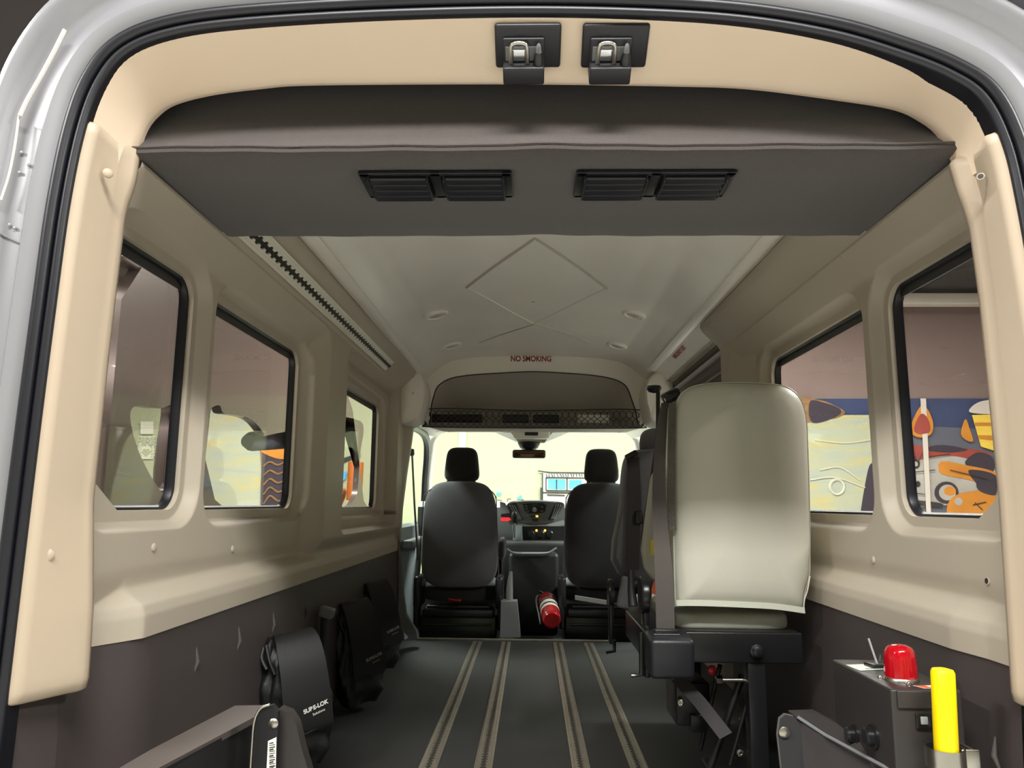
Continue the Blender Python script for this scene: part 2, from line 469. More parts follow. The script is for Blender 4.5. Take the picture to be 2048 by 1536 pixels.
ribs(-1, [(.545, .43, .495), (.80, .43, .50), (1.07, .43, .50), (1.4, .42, .48)], wl)
ribs(1, [(.17, .37, .43), (.60, .44, .49)], wr)
# round screw caps on the left and right trims
def cap(p, nrm, parent, r=.009, hole=False, key='beige_light'):
    b = B(); nrm = Vector(nrm).normalized()
    q = nrm.to_track_quat('Z', 'Y').to_matrix()
    if hole:
        b.lathe([(r*1.1, 0), (r*1.1, .0015), (r*.8, .002)], p, M3=q, n=20); b.m(1).lathe([(r*.8, .0021), (r*.1, .0022)], p, M3=q, n=20)
        return b.obj('screw_hole', [key, 'black_plastic'], parent)
    b.lathe([(r, -.001), (r, .0015), (r*.85, .003), (r*.4, .0042), (r*.05, .0045)], p, M3=q, n=20)
    return b.obj('screw_cap', key, parent)
for px, py in ((307, 1095), (465, 1098)):
    p = atX(px, py, -.862); p = atX(px, py, -wallx('L', p.y, p.z)); p = atX(px, py, -wallx('L', p.y, p.z)); cap(p, (1, 0, .1), wl, .0095, key='beige')
p = atX(1747, 1120, .862); p = atX(1747, 1120, wallx('R', p.y, p.z)); cap(atX(1747, 1120, wallx('R', p.y, p.z)), (-1, 0, .1), wr, .0095, key='beige')
p = atX(1975, 1162, .862); p = atX(1975, 1162, wallx('R', p.y, p.z)); cap(atX(1975, 1162, wallx('R', p.y, p.z)), (-1, 0, .1), wr, .007, True, key='beige')

# --- ceiling
b = B()
CP = [(-.705, 1.602), (-.695, 1.598), (-.665, 1.606), (-.655, 1.616), (-.60, 1.665), (-.53, 1.705), (-.40, 1.73), (-.2, 1.742), (0, 1.745)]
CPf = CP + [(-x, z) for x, z in CP[::-1][1:]]
CPs = resample([Vector((x, z, 0)) for x, z in CPf], 90)
def ceilz(x):
    return lerp_tab([(p.x, p.y) for p in CPs], x)
rows = []
for k in range(61):
    y = .40+(3.42-.40)*k/60
    rows.append([(p.x, y, p.y + .004*math.sin(y*5+p.x*3)*(1-abs(p.x)/.75)) for p in CPs])
b.loft(rows)
# roof rails of trim on both sides in front of the wall trims
ceil = struct(b.obj('ceiling', 'ceiling', angle=30), 'smooth grey vinyl van headliner with a diamond pattern', 'ceiling')
for sg in (-1, 1):
    for x, z in ((.7015, 1.5985), (.656, 1.612)):
        b = B(); b.cyl((sg*x, .45, z), (sg*x, 3.05, z), .0016, n=6); b.obj('edge_bead', 'bead', ceil)
def cz(x, y): return ceilz(x) + .004*math.sin(y*5+x*3)*(1-abs(x)/.75)
def groove(path, w, key, nm='stitched_seam'):
    b = B(); pts = []
    for (x0, y0), (x1, y1) in zip(path, path[1:]):
        for k in range(24):
            t = k/24; pts.append((x0+(x1-x0)*t, y0+(y1-y0)*t))
    pts.append(path[-1])
    b.sweep([(x, y, cz(x, y)-.0005) for x, y in pts], w, 6)
    return b.obj(nm, key, ceil)
groove([(-.30, 1.83), (-.012, 1.25), (.295, 1.83)], .0065, 'groove')
groove([(-.30, 1.83), (-.012, 2.50), (.295, 1.83)], .0025, 'bead')
groove([(-.32, 2.93), (-.012, 2.52), (.30, 2.93)], .004, 'groove')
b = B(); b.lathe([(.007, 0), (.005, .002)], (-.016, 2.07, cz(0, 2.07)-.003)); b.obj('headliner_button', 'groove', ceil)
def dome(x, y, label):
    z = cz(x, y)-.001
    t = thing('ceiling_light', (x, y, z), label, 'ceiling light', 'round ceiling lights in the headliner')
    tilt = Matrix.Rotation(-.28*(1 if x > 0 else -1)*-1, 3, 'Y')
    b = B(); b.lathe([(.055, .006), (.058, -.003), (.054, -.010), (.044, -.013), (.040, -.006), (.039, 0)], (x, y, z), M3=tilt, n=36); b.obj('bezel', 'ceiling', t)
    b = B(); b.lathe([(.040, -.004), (.036, -.008), (.02, -.010), (.002, -.010)], (x, y, z), M3=tilt, n=30); b.obj('lens', 'lens', t)
    b = B(); b.cyl((x, y, z-.009), (x, y, z-.013), .004, n=10); b.obj('switch', 'groove', t)
dome(-.475, 2.20, 'left one of the nearer pair of round ceiling lights, beside the diamond pattern')
dome(.46, 2.20, 'right one of the nearer pair of round ceiling lights, beside the diamond pattern')
dome(-.475, 2.90, 'left one of the far pair of round ceiling lights, close to the NO SMOKING header')
dome(.46, 2.90, 'right one of the far pair of round ceiling lights, close to the NO SMOKING header')

# --- carpeted air duct soffit across the rear of the roof
b = B(); N = 60; rows = []
def arch_in(x):   # lower edge of the beige rear header, z at given x
    return lerp_tab([(-.80, 1.50), (-.789, 1.556), (-.77, 1.585), (-.744, 1.608), (-.66, 1.628), (-.478, 1.648), (0, 1.655), (.399, 1.645), (.62, 1.61), (.70, 1.588), (.762, 1.537), (.79, 1.47)], x)
for k in range(N+1):
    x = -.80+1.60*k/N
    wob = .0010*math.sin(x*17)+.0006*math.sin(x*43+1)+.004*math.exp(-((x+.02)/.09)**2)
    sag = .010*math.exp(-((x+.02)/.18)**2)
    rows.append([(x, .22, 1.735), (x, .20, 1.70), (x, .175, 1.62), (x, .14, 1.55), (x, .115, 1.515+wob*.5), (x, .100, 1.508+wob), (x, .100, 1.499+wob), (x, .115, 1.494+wob),
                 (x, .20, 1.492), (x, .34, 1.490), (x, .46, 1.489), (x, .53+.004*math.sin(x*18), 1.487+wob), (x, .545, 1.492+wob), (x, .55, 1.52), (x, .55, 1.76)])
b.loft(rows)
b.box((-.48, .105, 1.505), (.03, .006, .012), bev=.003)
so = struct(b.obj('trim_2', 'carpet', angle=60), 'charcoal carpeted air duct soffit spanning the rear roof', 'soffit')
b = B(); b.ribbon([(x, .0985, 1.510+.0010*math.sin(x*17)+.0006*math.sin(x*43+1)+.004*math.exp(-((x+.02)/.09)**2)) for x in [-.80+1.58*k/50 for k in range(51)]], (0, .001, .003), .003)
b.obj('fold_seam', 'carpet', so)

# --- two louvred vents under the soffit
def vent(pxc, label, flip):
    x0 = atZ(pxc[0], 330, 1.492).x; x1 = atZ(pxc[1], 330, 1.492).x; cx = (x0+x1)/2; w = abs(x1-x0)
    ya, yb = .165, .285; z = 1.486
    t = thing('air_vent', (cx, (ya+yb)/2, z), label, 'air vent', 'black louvred vents under the rear soffit')
    b = B()
    # frame with a central rib and two openings
    yc = (ya+yb)/2; d = yb-ya
    for yy in (ya+.006, yb-.006): b.box((cx, yy, z), (w, .012, .008), bev=.002)
    for xx in (cx-w/2+.010, cx, cx+w/2-.010): b.box((xx, yc, z), (.022, d, .008), bev=.002)
    b.box((cx, yc, z+.004), (w-.01, d-.01, .003))
    b.obj('vent_frame', 'black_plastic', t)
    for s in (-1, 1):
        ox = cx+s*w/4; lw = w/2-.034
        for k in range(4):
            b = B(); yy = ya+.022+k*.025
            b.box((ox, yy, z-.009-.001*k), (lw, .020, .009), rot=(-.35, 0, 0), bev=.004)
            b.obj('louver', 'black_plastic', t)
        for q in (-1, 1):
            b = B(); b.box((ox+q*lw/2, yc, z-.008), (.005, d-.02, .016), bev=.002); b.obj('louver_end', 'black_plastic', t)
    for xx in (cx-w/2+.008, cx+w/2-.008):
        b = B(); b.lathe([(.004, 0), (.004, -.003), (.002, -.004)], (xx, ya+.012, z-.004), n=12); b.obj('screw', 'black_gloss', t)
vent((712, 1022), 'left black louvred air vent on the carpeted soffit', 0)
vent((1155, 1478), 'right black louvred air vent on the carpeted soffit', 1)

# ================================================================== rear opening: header, pillars, seal, painted frame
OUTL = [(-.866, -.30), (-.866, .2), (-.862, .535), (-.857, .913), (-.852, 1.157), (-.846, 1.35), (-.832, 1.493), (-.808, 1.585), (-.765, 1.645), (-.68, 1.680), (-.543, 1.699), (-.30, 1.712), (-.035, 1.716)]
OUTR = [(.20, 1.708), (.372, 1.692), (.52, 1.662), (.635, 1.622), (.715, 1.585), (.769, 1.541), (.80, 1.46), (.814, 1.354), (.828, 1.15), (.84, .90), (.850, .535), (.855, .2), (.855, -.30)]
path = catmull([Vector((x, 0, z)) for x, z in OUTL+OUTR], 8)
def normals2(P):
    out = []
    for i, p in enumerate(P):
        t = (P[min(i+1, len(P)-1)]-P[max(i-1, 0)]).normalized()
        out.append(Vector((-t.z, 0, t.x)))      # outward (path runs left-bottom, over the top, to right-bottom)
    return out
nr = normals2(path)
def sweep_prof(prof, P=path, N=nr, closed=False):
    b = B(); rows = []
    for p, n in zip(P, N): rows.append([p+n*o+Vector((0, y, 0)) for o, y in prof])
    b.loft(rows, closed=closed); return b
# black rubber seal: twin bulbs
def circ(o, y, r, a0, a1, n=8): return [(o+r*math.cos(a0+(a1-a0)*k/n), y+r*math.sin(a0+(a1-a0)*k/n)) for k in range(n+1)]
prof = [(-.002, .03), (-.002, .004)] + circ(.007, .0, .009, PI, 1.9*PI) + [(.017, -.001)] + circ(.026, -.006, .011, 1.05*PI, 2.2*PI) + [(.034, .004), (.038, .012)]
b = sweep_prof(prof)
seal = struct(b.obj('trim_3', 'seal', angle=45), 'black rubber weather seal around the rear door opening', 'weather seal')
# painted frame: stepped channel, then the outer skin
prof = [(.022, .010), (.040, .008), (.048, .000), (.058, -.006), (.072, -.008), (.078, -.002), (.082, .012), (.092, .016), (.125, .018), (.138, .014), (.150, -.004), (.160, -.014), (.172, -.016), (.182, -.008), (.186, .01), (.188, .08), (.188, .4)]
P2 = [p for p in path]
b = sweep_prof(prof)
fr = struct(b.obj('trim_4', 'silver', angle=50), 'silver painted metal frame around the rear door opening', 'door frame')
# sealer beads, drip channel strip and spot welds on the left jamb
def on_jamb(px, py, y=.0): p = atY(px, py, y); return p
b = B(); b.sweep(catmull([on_jamb(*q, -.004) for q in ((130, 60), (105, 110), (78, 160), (55, 200), (40, 232))], 6), [.004]*25, 8)
b.obj('sealer_bead', 'silver_sealer', fr)
b = B(); b.sweep(catmull([on_jamb(*q, .0) for q in ((38, 232), (30, 290), (18, 350), (2, 400))], 6), .0022, 8); b.obj('sealer_bead', 'silver_sealer', fr)
b = B(); b.sweep(catmull([on_jamb(*q, .014) for q in ((0, 466), (30, 482), (58, 492), (80, 492))], 5), .0016, 6); b.obj('panel_seam', 'dash', fr)
for q in ((44, 305), (58, 330), (40, 345), (20, 450), (30, 456), (21, 840)):
    b = B(); p = on_jamb(*q, .014); b.lathe([(.0035, .0), (.003, -.0015), (.001, -.002)], p, axis='Y', n=10); b.obj('spot_weld', 'silver', fr)
# outer skin of the van: sides, roof (behind the frame)
b = B()
for sg in (-1, 1):
    b.loft([[(sg*1.04, y, -.35), (sg*1.045, y, .2), (sg*1.03, y, .76)] for y in (.02, 1.6, 3.4)])
    b.loft([[(sg*1.005, y, 1.44), (sg*.98, y, 1.62), (sg*.93, y, 1.76)] for y in (.02, 1.6, 3.4)])
rows = []
for y in (.02, 3.4): rows.append([(x, y, 1.90-.14*(abs(x)/.93)**4) for x in [-.93+1.86*k/24 for k in range(25)]])
b.loft(rows)
for sg in (-1, 1):      # sill between inner wall and outer skin
    b.loft([[(sg*.905, y, 1.44), (sg*1.005, y, 1.44)] for y in (.02, 3.4)])
    b.loft([[(sg*.905, y, .76), (sg*1.03, y, .76)] for y in (.02, 3.4)])
struct(b.obj('trim_5', 'silver'), 'silver outer skin of the van body', 'body skin')
# pale beige header panel above the opening
outp = [p for p in path if p.z > 1.43]
inn = [(-.812, 1.44), (-.803, 1.50), (-.789, 1.556), (-.768, 1.588), (-.735, 1.612), (-.66, 1.632), (-.56, 1.645), (-.478, 1.651), (-.25, 1.652), (0, 1.650), (.25, 1.644), (.40, 1.637), (.56, 1.614), (.68, 1.592), (.73, 1.567), (.762, 1.537), (.785, 1.485), (.795, 1.44)]
inn = catmull([Vector((x, .115, z)) for x, z in inn], 5)
NH = 140
oP = resample(outp, NH); iP = resample(inn, NH); iP[0].x = -.812
b = B(); rows = []
for p, q in zip(oP, iP):
    row = []
    for k in range(9):
        t = k/8; r = p.lerp(q, t); r.y = .004+.111*t; row.append(r)
    row.append(q+Vector((0, .006, .001))); row.append(q+Vector((0, .016, .004)))
    rows.append(row)
b.loft(rows)
hd = struct(b.obj('trim_6', 'header', angle=60), 'smooth pale beige header panel above the rear opening', 'header panel')
# pillar trims
def pillar(sg, inner, zt, nm, label):
    b = B(); rows = []
    zs = [.505+(zt-.505)*k/60 for k in range(61)]
    for z in zs:
        cand = [p for p in path if (p.x < 0) == (sg < 0)]
        cand.sort(key=lambda p: p.z)
        xo = lerp_tab([(p.z, abs(p.x)) for p in cand if p.z < 1.62], z)
        xi = lerp_tab(inner, z)
        bulge = .012*sm(zt-.14, zt-.05, z)
        edge = .004*(1-sm(.505, .515, z))
        pts = [(xo+.010, .006), (xo-.001, .0), (xo-.012, .002), (xo-.020, .012), (xi+.012, .085), (xi+.003-bulge, .098), (xi-bulge, .108), (xi+.002-bulge, .118), (xi+.03, .135), (xi+.06, .14)]
        rows.append([(sg*(x+edge), y, z + (-.02*(y-.05)/.1*0)) for x, y in pts])
    # rolled top edge
    last = rows[-1]
    rows.append([(x+sg*.006, y+.002, z+.006) for x, y, z in last]); rows.append([(x+sg*.02, y+.01, z+.004) for x, y, z in last])
    first = rows[0]; rows.insert(0, [(x+sg*.01, y+.004, z-.005) for x, y, z in first]); rows.insert(0, [(x+sg*.03, y+.01, z-.004) for x, y, z in first])
    b.loft(rows)
    return struct(b.obj(nm, 'beige_light', angle=60), label, 'pillar trim')
pL = pillar(-1, [(.5, .796), (.64, .800), (.83, .818), (1.10, .815), (1.40, .808), (1.52, .80)], 1.505, 'trim_7', 'pale beige pillar trim on the left of the rear opening')
pR = pillar(1, [(.5, .796), (.64, .800), (.85, .806), (1.20, .804), (1.397, .796), (1.47, .783)], 1.475, 'trim_8', 'pale beige pillar trim on the right of the rear opening')
cap(atY(95, 1110, .03)+Vector((.0, -.002, 0)), (.62, -.78, 0), pL, .0115)
cap(atY(223, 352, .05)+Vector((0, -.012, 0)), (.6, -.78, 0), pL, .009)
cap(atY(1955, 358, .05)+Vector((0, -.010, 0)), (-.6, -.78, 0), pR, .006, True)

# --- door latches on the header
def latch(px, label):
    yy = .02
    while atY(px, 88, yy).z < 1.716-.574*yy and yy < .1: yy += .001
    p = atY(px, 88, yy)
    t = thing('door_striker', p, label, 'door striker', 'door strikers on the rear header')
    A = Matrix.Rotation(math.radians(60), 3, 'X')   # tilt of the header surface
    def T(v): return p + A @ Vector(v)
    def place(b): b.v = [tuple(T(v)) for v in b.v]; return b
    b = B(); b.box((0, -.006, 0), (.124, .012, .084), bev=.0055); place(b).obj('base_plate', 'black_plastic', t)
    b = B(); b.box((-.008, -.022, -.040), (.078, .050, .034), bev=.004); b.box((-.008, -.014, -.006), (.078, .012, .052), bev=.003); place(b).obj('housing', 'black_plastic', t)
    b = B(); b.box((-.010, -.0205, -.008), (.064, .004, .028), bev=.001); place(b).obj('pocket_liner', 'dash', t)
    b = B(); b.box((-.018, -.0225, -.010), (.026, .004, .020), bev=.001); place(b).obj('pocket_plate', 'chrome', t)
    b = B(); b.sweep(catmull([(-.032, -.030, -.022), (-.032, -.032, -.004), (-.030, -.032, .012), (-.023, -.032, .017), (-.010, -.032, .017), (-.003, -.032, .012), (-.001, -.032, -.004), (-.001, -.030, -.022)], 5), .0042, 12)
    place(b).obj('striker_loop', 'steel', t)
    b = B(); b.lathe([(.0105, 0), (.0105, .005), (.0095, .010), (.0082, .018), (.006, .024)], (.020, -.032, -.024), n=20); place(b).obj('guide_pin', 'black_gloss', t)
    b = B(); b.lathe([(.0062, .020), (.0045, .032), (.0036, .038), (.001, .041)], (.020, -.032, -.024), n=16); place(b).obj('pin_tip', 'dash', t)
latch(1056, 'left black door striker with steel loop on the beige header')
latch(1229, 'right black door striker with steel loop on the beige header')

# ================================================================== windows
def window(side, i, nm, label):
    sg = -1 if side == 'L' else 1; w = WIN[side][i]
    t = bpy.data.objects.new(nm, None); COL.objects.link(t); t.location = (sg*.90, (w[0]+w[1])/2, w[2]); struct(t, label, 'window')
    lo = []
    for s_ in opening((w[0]-.004, w[1]+.004, w[2]-.004, w[3]+.004), side, i, 30, 24): lo += s_[:-1]
    cy = (w[0]+w[1])/2; czz = (w[2]+w[3])/2
    def sh(d): 
        out = []
        n = len(lo)
        for k, (y, z) in enumerate(lo):
            a = Vector((lo[(k+1) % n][0]-lo[k-1][0], lo[(k+1) % n][1]-lo[k-1][1])).normalized()
            out.append((y - a.y*d, z + a.x*d))
        return out
    b = B()
    rows = [[(sg*.885, y, z) for y, z in sh(-.004)], [(sg*.884, y, z) for y, z in sh(.002)], [(sg*.888, y, z) for y, z in sh(.010)], [(sg*.897, y, z) for y, z in sh(.013)], [(sg*.906, y, z) for y, z in sh(.014)]]
    b.loft(rows, closed=True); b.obj('rubber_seal', 'seal', t)
    b = B(); b.add([(sg*.900, y, z) for y, z in sh(.004)], [list(range(len(lo)))])
    b.add([(sg*.904, y, z) for y, z in sh(.004)], [list(range(len(lo)))])
    b.obj('pane', 'tint', t)
    b = B(); b.box((sg*.8965, cy, w[3]-.012), (.003, w[1]-w[0]-.05, .034)); b.obj('shade_band', 'seal', t)
    return t
window('L', 0, 'window_1', 'tinted rearmost window on the left wall with a cut lower corner')
w2 = window('L', 1, 'window_2', 'tinted middle window on the left wall')
w3 = window('L', 2, 'window_3', 'tinted front window on the left wall beyond the arch pillar')
window('R', 0, 'window_4', 'tinted rearmost window on the right wall with a cut lower corner')
window('R', 1, 'window_5', 'tinted window on the right wall partly behind the grey folding seat')

# --- sliding door area on the right, in front of the right wall trim
b = B()
b.loft([[(.905, y, .55), (.90, y, .80), (.90, y, .815)] for y in (1.78, 2.4, 3.24)])
b.loft([[(.90, y, 1.36), (.875, y, 1.46), (.83, y, 1.50), (.80, y, 1.515), (.80, y, 1.54)] for y in (1.78, 2.4, 3.24)])
b.loft([[(.90, y, .80), (.90, y, 1.37)] for y in (3.05, 3.24)]); b.loft([[(.90, y, .80), (.90, y, 1.37)] for y in (1.78, 1.95)])
for x, z in ((.85, 1.44), (.885, 1.39)): b.sweep([(x, 1.9, z), (x, 3.2, z)], .007, 8)
b.loft([[(.90, y, 0), (.905, y, .56)] for y in (1.78, 3.24)])
dr = struct(b.obj('door_1', 'carpet_dark'), 'dark sliding side door beyond the right wall trim', 'door')
b = B(); b.add([(.902, 1.95, .8), (.902, 3.05, .8), (.902, 3.05, 1.37), (.902, 1.95, 1.37)], [[0, 1, 2, 3]]); b.obj('pane', 'tint', dr)
b = B()
b.loft([[(x, y, z) for x, z in ((.70, 1.603), (.705, 1.600), (.735, 1.575), (.765, 1.545), (.80, 1.535))] for y in (1.93, 2.5, 3.24)])
hdr = struct(b.obj('trim_9', 'ceiling'), 'grey header strip above the sliding door', 'header strip')
b = B(); b.ribbon([(.772, 1.93, 1.541), (.772, 3.2, 1.541)], (.016, 0, -.006), .004); b.obj('edge_strip', 'alu', hdr)
# right cove fill behind
b = B()
for sg in (-1, 1): b.loft([[(sg*x, y, z) for x, z in ((.72, 1.61), (.90, 1.62), (.905, 1.5), (.785, 1.486))] for y in (.50, 3.24)])
struct(b.obj('trim_10', 'carpet_dark'), 'hidden upper corner filler behind the roof trims', 'filler')

# --- emergency exit lettering on the header strip
pe = Vector((.738, 2.43, 1.571)) 
es = text_mesh('exit_sign', 'EMERGENCY EXIT', .034, 'red_faded', frame4((.7165, 2.46, 1.5855), (0, -1, 0), (-.77, 0, .64)), bold=.0002, extrude=.0006)
es2 = es
tag(es, 'faded red EMERGENCY EXIT lettering above the sliding door', 'sign')

# ================================================================== metal tracks
def ltrack(P0, P1, W, nrm, name, label, cat, group=None, half=.029, th=.005, pitch=.0254, key='alu'):
    P0 = Vector(P0); P1 = Vector(P1); d = (P1-P0).normalized(); L = (P1-P0).length; W = Vector(W).normalized(); N = Vector(nrm).normalized()
    b = B()
    def pt(s, w, h): return P0+d*s+W*w+N*h
    n = int(L/pitch)
    prof_s = []
    for k in range(n):
        s0 = k*pitch
        prof_s += [(s0+pitch*u, w*(1.25 if key != 'alu' else 1)) for u, w in ((.08, .0045), (.18, .0085), (.36, .0105), (.57, .0105), (.75, .0085), (.85, .0045))]
    for sg in (-1, 1):
        rows = []
        for s, w in prof_s:
            rows.append([pt(s, sg*w, 0), pt(s, sg*w, th), pt(s, sg*(.0155), th), pt(s, sg*.0165, th*.8), pt(s, sg*.0195, th*.8), pt(s, sg*.0205, th), pt(s, sg*.0225, th), pt(s, sg*.0235, th*.75), pt(s, sg*half, th*.6), pt(s, sg*half, 0)])
        b.loft(rows)
    b.m(1).add([pt(0, -.012, .0008), pt(L, -.012, .0008), pt(L, .012, .0008), pt(0, .012, .0008)], [[0, 1, 2, 3]])
    o = b.obj(name, [key, 'alu_dark'], angle=35, origin=P0)
    return tag(o, label, cat, group)
g = 'aluminium anchor tracks along the floor'
ltrack((-.345, .0, .001), (-.345, 3.50, .001), (1, 0, 0), (0, 0, 1), 'floor_track', 'leftmost of the four metal tracks along the black floor', 'floor track', g)
ltrack((-.171, .0, .001), (-.171, 3.50, .001), (1, 0, 0), (0, 0, 1), 'floor_track', 'second metal floor track from the left', 'floor track', g)
ltrack((.141, .0, .001), (.141, 3.50, .001), (1, 0, 0), (0, 0, 1), 'floor_track', 'third metal floor track from the left, right of the wide black strip', 'floor track', g)
ltrack((.326, .0, .001), (.326, 3.50, .001), (1, 0, 0), (0, 0, 1), 'floor_track', 'rightmost metal floor track, running beside the folding seat', 'floor track', g)
ltrack((-.7485, .30, 1.5185), (-.7485, 2.52, 1.5185), (.72, 0, .69), (.69, 0, -.72), 'ceiling_track', 'slotted metal track high along the left edge of the ceiling', 'ceiling track', None, half=.031, key='alu_bright', pitch=.040)

# ================================================================== bulkhead, shelf, front headliner
YB = 3.36
b = B()
archp = [(860, 850), (862, 815), (868, 790), (876, 772), (900, 757), (940, 750), (1000, 746), (1065, 743), (1130, 746), (1190, 751), (1230, 759), (1252, 772), (1262, 795), (1272, 825), (1276, 850)]
ap = catmull([Vector((atY(px, py, YB).x, YB, atY(px, py, YB).z)) for px, py in archp], 5)
zbot = atY(1065, 852, YB).z
NA = 90; apr = resample(ap, NA)
outer = [Vector((-.80, YB, 1.30)), Vector((-.80, YB, 1.60)), Vector((-.76, YB, 1.70)), Vector((-.66, YB, 1.75)), Vector((0, YB, 1.755)), Vector((.66, YB, 1.75)), Vector((.76, YB, 1.70)), Vector((.80, YB, 1.6)), Vector((.80, YB, 1.30))]
opr = resample(outer, NA)
rows = []
for q, p in zip(opr, apr):
    rows.append([q+Vector((0, -.01, 0)), q.lerp(p, .4)+Vector((0, -.008, 0)), q.lerp(p, .75)+Vector((0, .002, 0)), q.lerp(p, .93)+Vector((0, -.004, 0)), p+Vector((0, .004, 0)), p+Vector((0, .03, 0))])
b.loft(rows)
bk = struct(b.obj('trim_11', 'headliner', angle=50), 'pale arched bulkhead trim over the cab', 'bulkhead trim')
b = B(); b.sweep([p+Vector((0, .004, 0)) for p in apr], .004, 8); b.obj('edge_piping', 'seal', bk)
# shelf cavity
b = B(); rows = []
for p in apr:
    cx = p.x; zz = p.z
    rows.append([(cx, YB+.02, zz), (cx*.98, YB+.15, zbot+(zz-zbot)*.93), (cx*.93, YB+.32, zbot+(zz-zbot)*.72), (cx*.9, YB+.45, zbot+(zz-zbot)*.40), (cx*.88, YB+.50, zbot+.01)])
b.loft(rows); 
b.add([(-.70, YB+.0, zbot), (.68, YB+.0, zbot), (.62, YB+.5, zbot+.01), (-.62, YB+.5, zbot+.01)], [[0, 1, 2, 3]])
b.obj('shelf_liner', 'shelf_cloth_lit', bk)
b = B(); b.box((-.015, YB+.012, zbot+.006), (1.36, .03, .028), bev=.010); b.obj('shelf_lip', 'carpet_dark', bk)
# side ears beneath the ceiling ends
for sg, nm in ((-1, 'trim_12'), (1, 'trim_13')):
    pts = [(.80, 1.30), (.80, 1.56), (.76, 1.60), (.72, 1.60), (.67, 1.56), (.65, 1.50), (.655, 1.42), (.68, 1.34), (.70, 1.305)] if sg < 0 else [(.80, 1.30), (.80, 1.56), (.74, 1.60), (.68, 1.58), (.645, 1.52), (.64, 1.44), (.655, 1.36), (.68, 1.305)]
    b = B(); pp = catmull([Vector((sg*x, 3.10, z)) for x, z in pts], 4, closed=True)
    c = sum(pp, Vector())/len(pp)
    b.loft([[p.lerp(c, .95)+Vector((0, -.03, 0)) for p in pp], [p.lerp(c, .12)+Vector((0, -.028, 0)) for p in pp], [p.lerp(c, .03)+Vector((0, -.018, 0)) for p in pp], pp, [p+Vector((0, .26, 0)) for p in pp]], closed=True)
    struct(b.obj(nm, 'headliner', angle=50), 'rounded grey trim pad under the %s front corner of the ceiling' % ('left' if sg < 0 else 'right'), 'corner trim')
    b = B(); b.box((sg*.735, 3.09, 1.635), (.07, .02, .075), rot=(0, sg*.1, 0), bev=.008)
    b.obj('corner_cover', 'headliner', bk)
# NO SMOKING sign
ns = thing('no_smoking_sign', (-.027, YB-.013, 1.725), 'white NO SMOKING strip with red letters on the bulkhead', 'sign')
p = atY(1062, 718, YB-.012)
b = B(); b.box((p.x, YB-.0125, p.z), (.262, .002, .046), bev=.0005); b.obj('backing_strip', 'ceiling', ns)
text_mesh('lettering', 'NO SMOKING', .050, 'red_print', frame4((p.x, YB-.0145, p.z), (1, 0, 0), (0, 0, 1)), ns, bold=.0012, xs=.80)

# cargo net across the shelf
nt = thing('cargo_net', (-.015, YB-.015, zbot+.05), 'black elastic net stretched across the front overhead shelf', 'net')
b = B(); x0, x1, z0, z1 = -.672, .655, zbot-.008, zbot+.100
b.sweep(catmull([(x0, YB-.01, z0+.02), (x0, YB-.012, z1), ((x0+x1)/2, YB-.016, z1-.006), (x1, YB-.012, z1), (x1+.005, YB-.01, z0+.02), (x1-.03, YB-.012, z0-.002), (0, YB-.02, z0-.006), (x0+.03, YB-.012, z0-.002)], 10, closed=True), .0035, 6, closed=True)
b.obj('border_cord', 'seal', nt)
b = B(); n = 34; dx = (x1-x0)/n; H = z1-z0-.006
for k in range(-2, n+2):
    for s in (1, -1):
        pts = []
        for j in range(9):
            t = j/8; x = x0+dx*(k+s*t*2+(2 if s < 0 else 0))
            x += dx*.18*math.sin(t*PI*4)*s
            if x0+.004 < x < x1-.004: pts.append((x, YB-.014-.006*math.sin(PI*t), z0+H*t))
        if len(pts) > 2: b.sweep(pts, .0022, 5)
b.obj('mesh_cords', 'seal', nt)
# things on the shelf: two dark pockets, a box
for px0, px1, k, lb, mk in ((1005, 1057, 'dash_dark', 'dark rectangular pouch left of the shelf middle, seen through the net', 0), (1066, 1118, 'dash_dark', 'dark rectangular pouch right of the shelf middle, seen through the net', 0), (1155, 1218, 'label', 'pale folded paper packet lying behind the net', 0), (865, 965, 'seat_black', 'long dark bundle at the left end of the shelf behind the net', 0)):
    a = atY(px0, 838, YB+.06); c = atY(px1, 838, YB+.06)
    b = B(); b.box(((a.x+c.x)/2, YB+.07, zbot+.048), (c.x-a.x, .06, .058), bev=.008)
    tag(b.obj('shelf_pouch' if k != 'label' else 'paper_packet', k, origin=((a.x+c.x)/2, YB+.07, zbot+.02)), lb, 'pouch' if k != 'label' else 'packet', None)
# front headliner under the shelf toward the windscreen
b = B()
b.loft([[(-.93, YB, 1.30), (-.80, YB+.0, zbot-.005), (0, YB+.0, zbot-.008), (.80, YB, zbot-.005), (.93, YB, 1.30)],
        [(-.90, YB+.8, 1.345), (-.78, YB+.8, 1.37), (0, YB+.8, 1.375), (.78, YB+.8, 1.37), (.90, YB+.8, 1.345)],
        [(-.80, 4.85, 1.36), (-.72, 4.87, 1.405), (0, 4.92, 1.415), (.72, 4.87, 1.405), (.80, 4.85, 1.36)]])
struct(b.obj('ceiling_cab', 'headliner'), 'pale cab headliner under the overhead shelf', 'headliner')
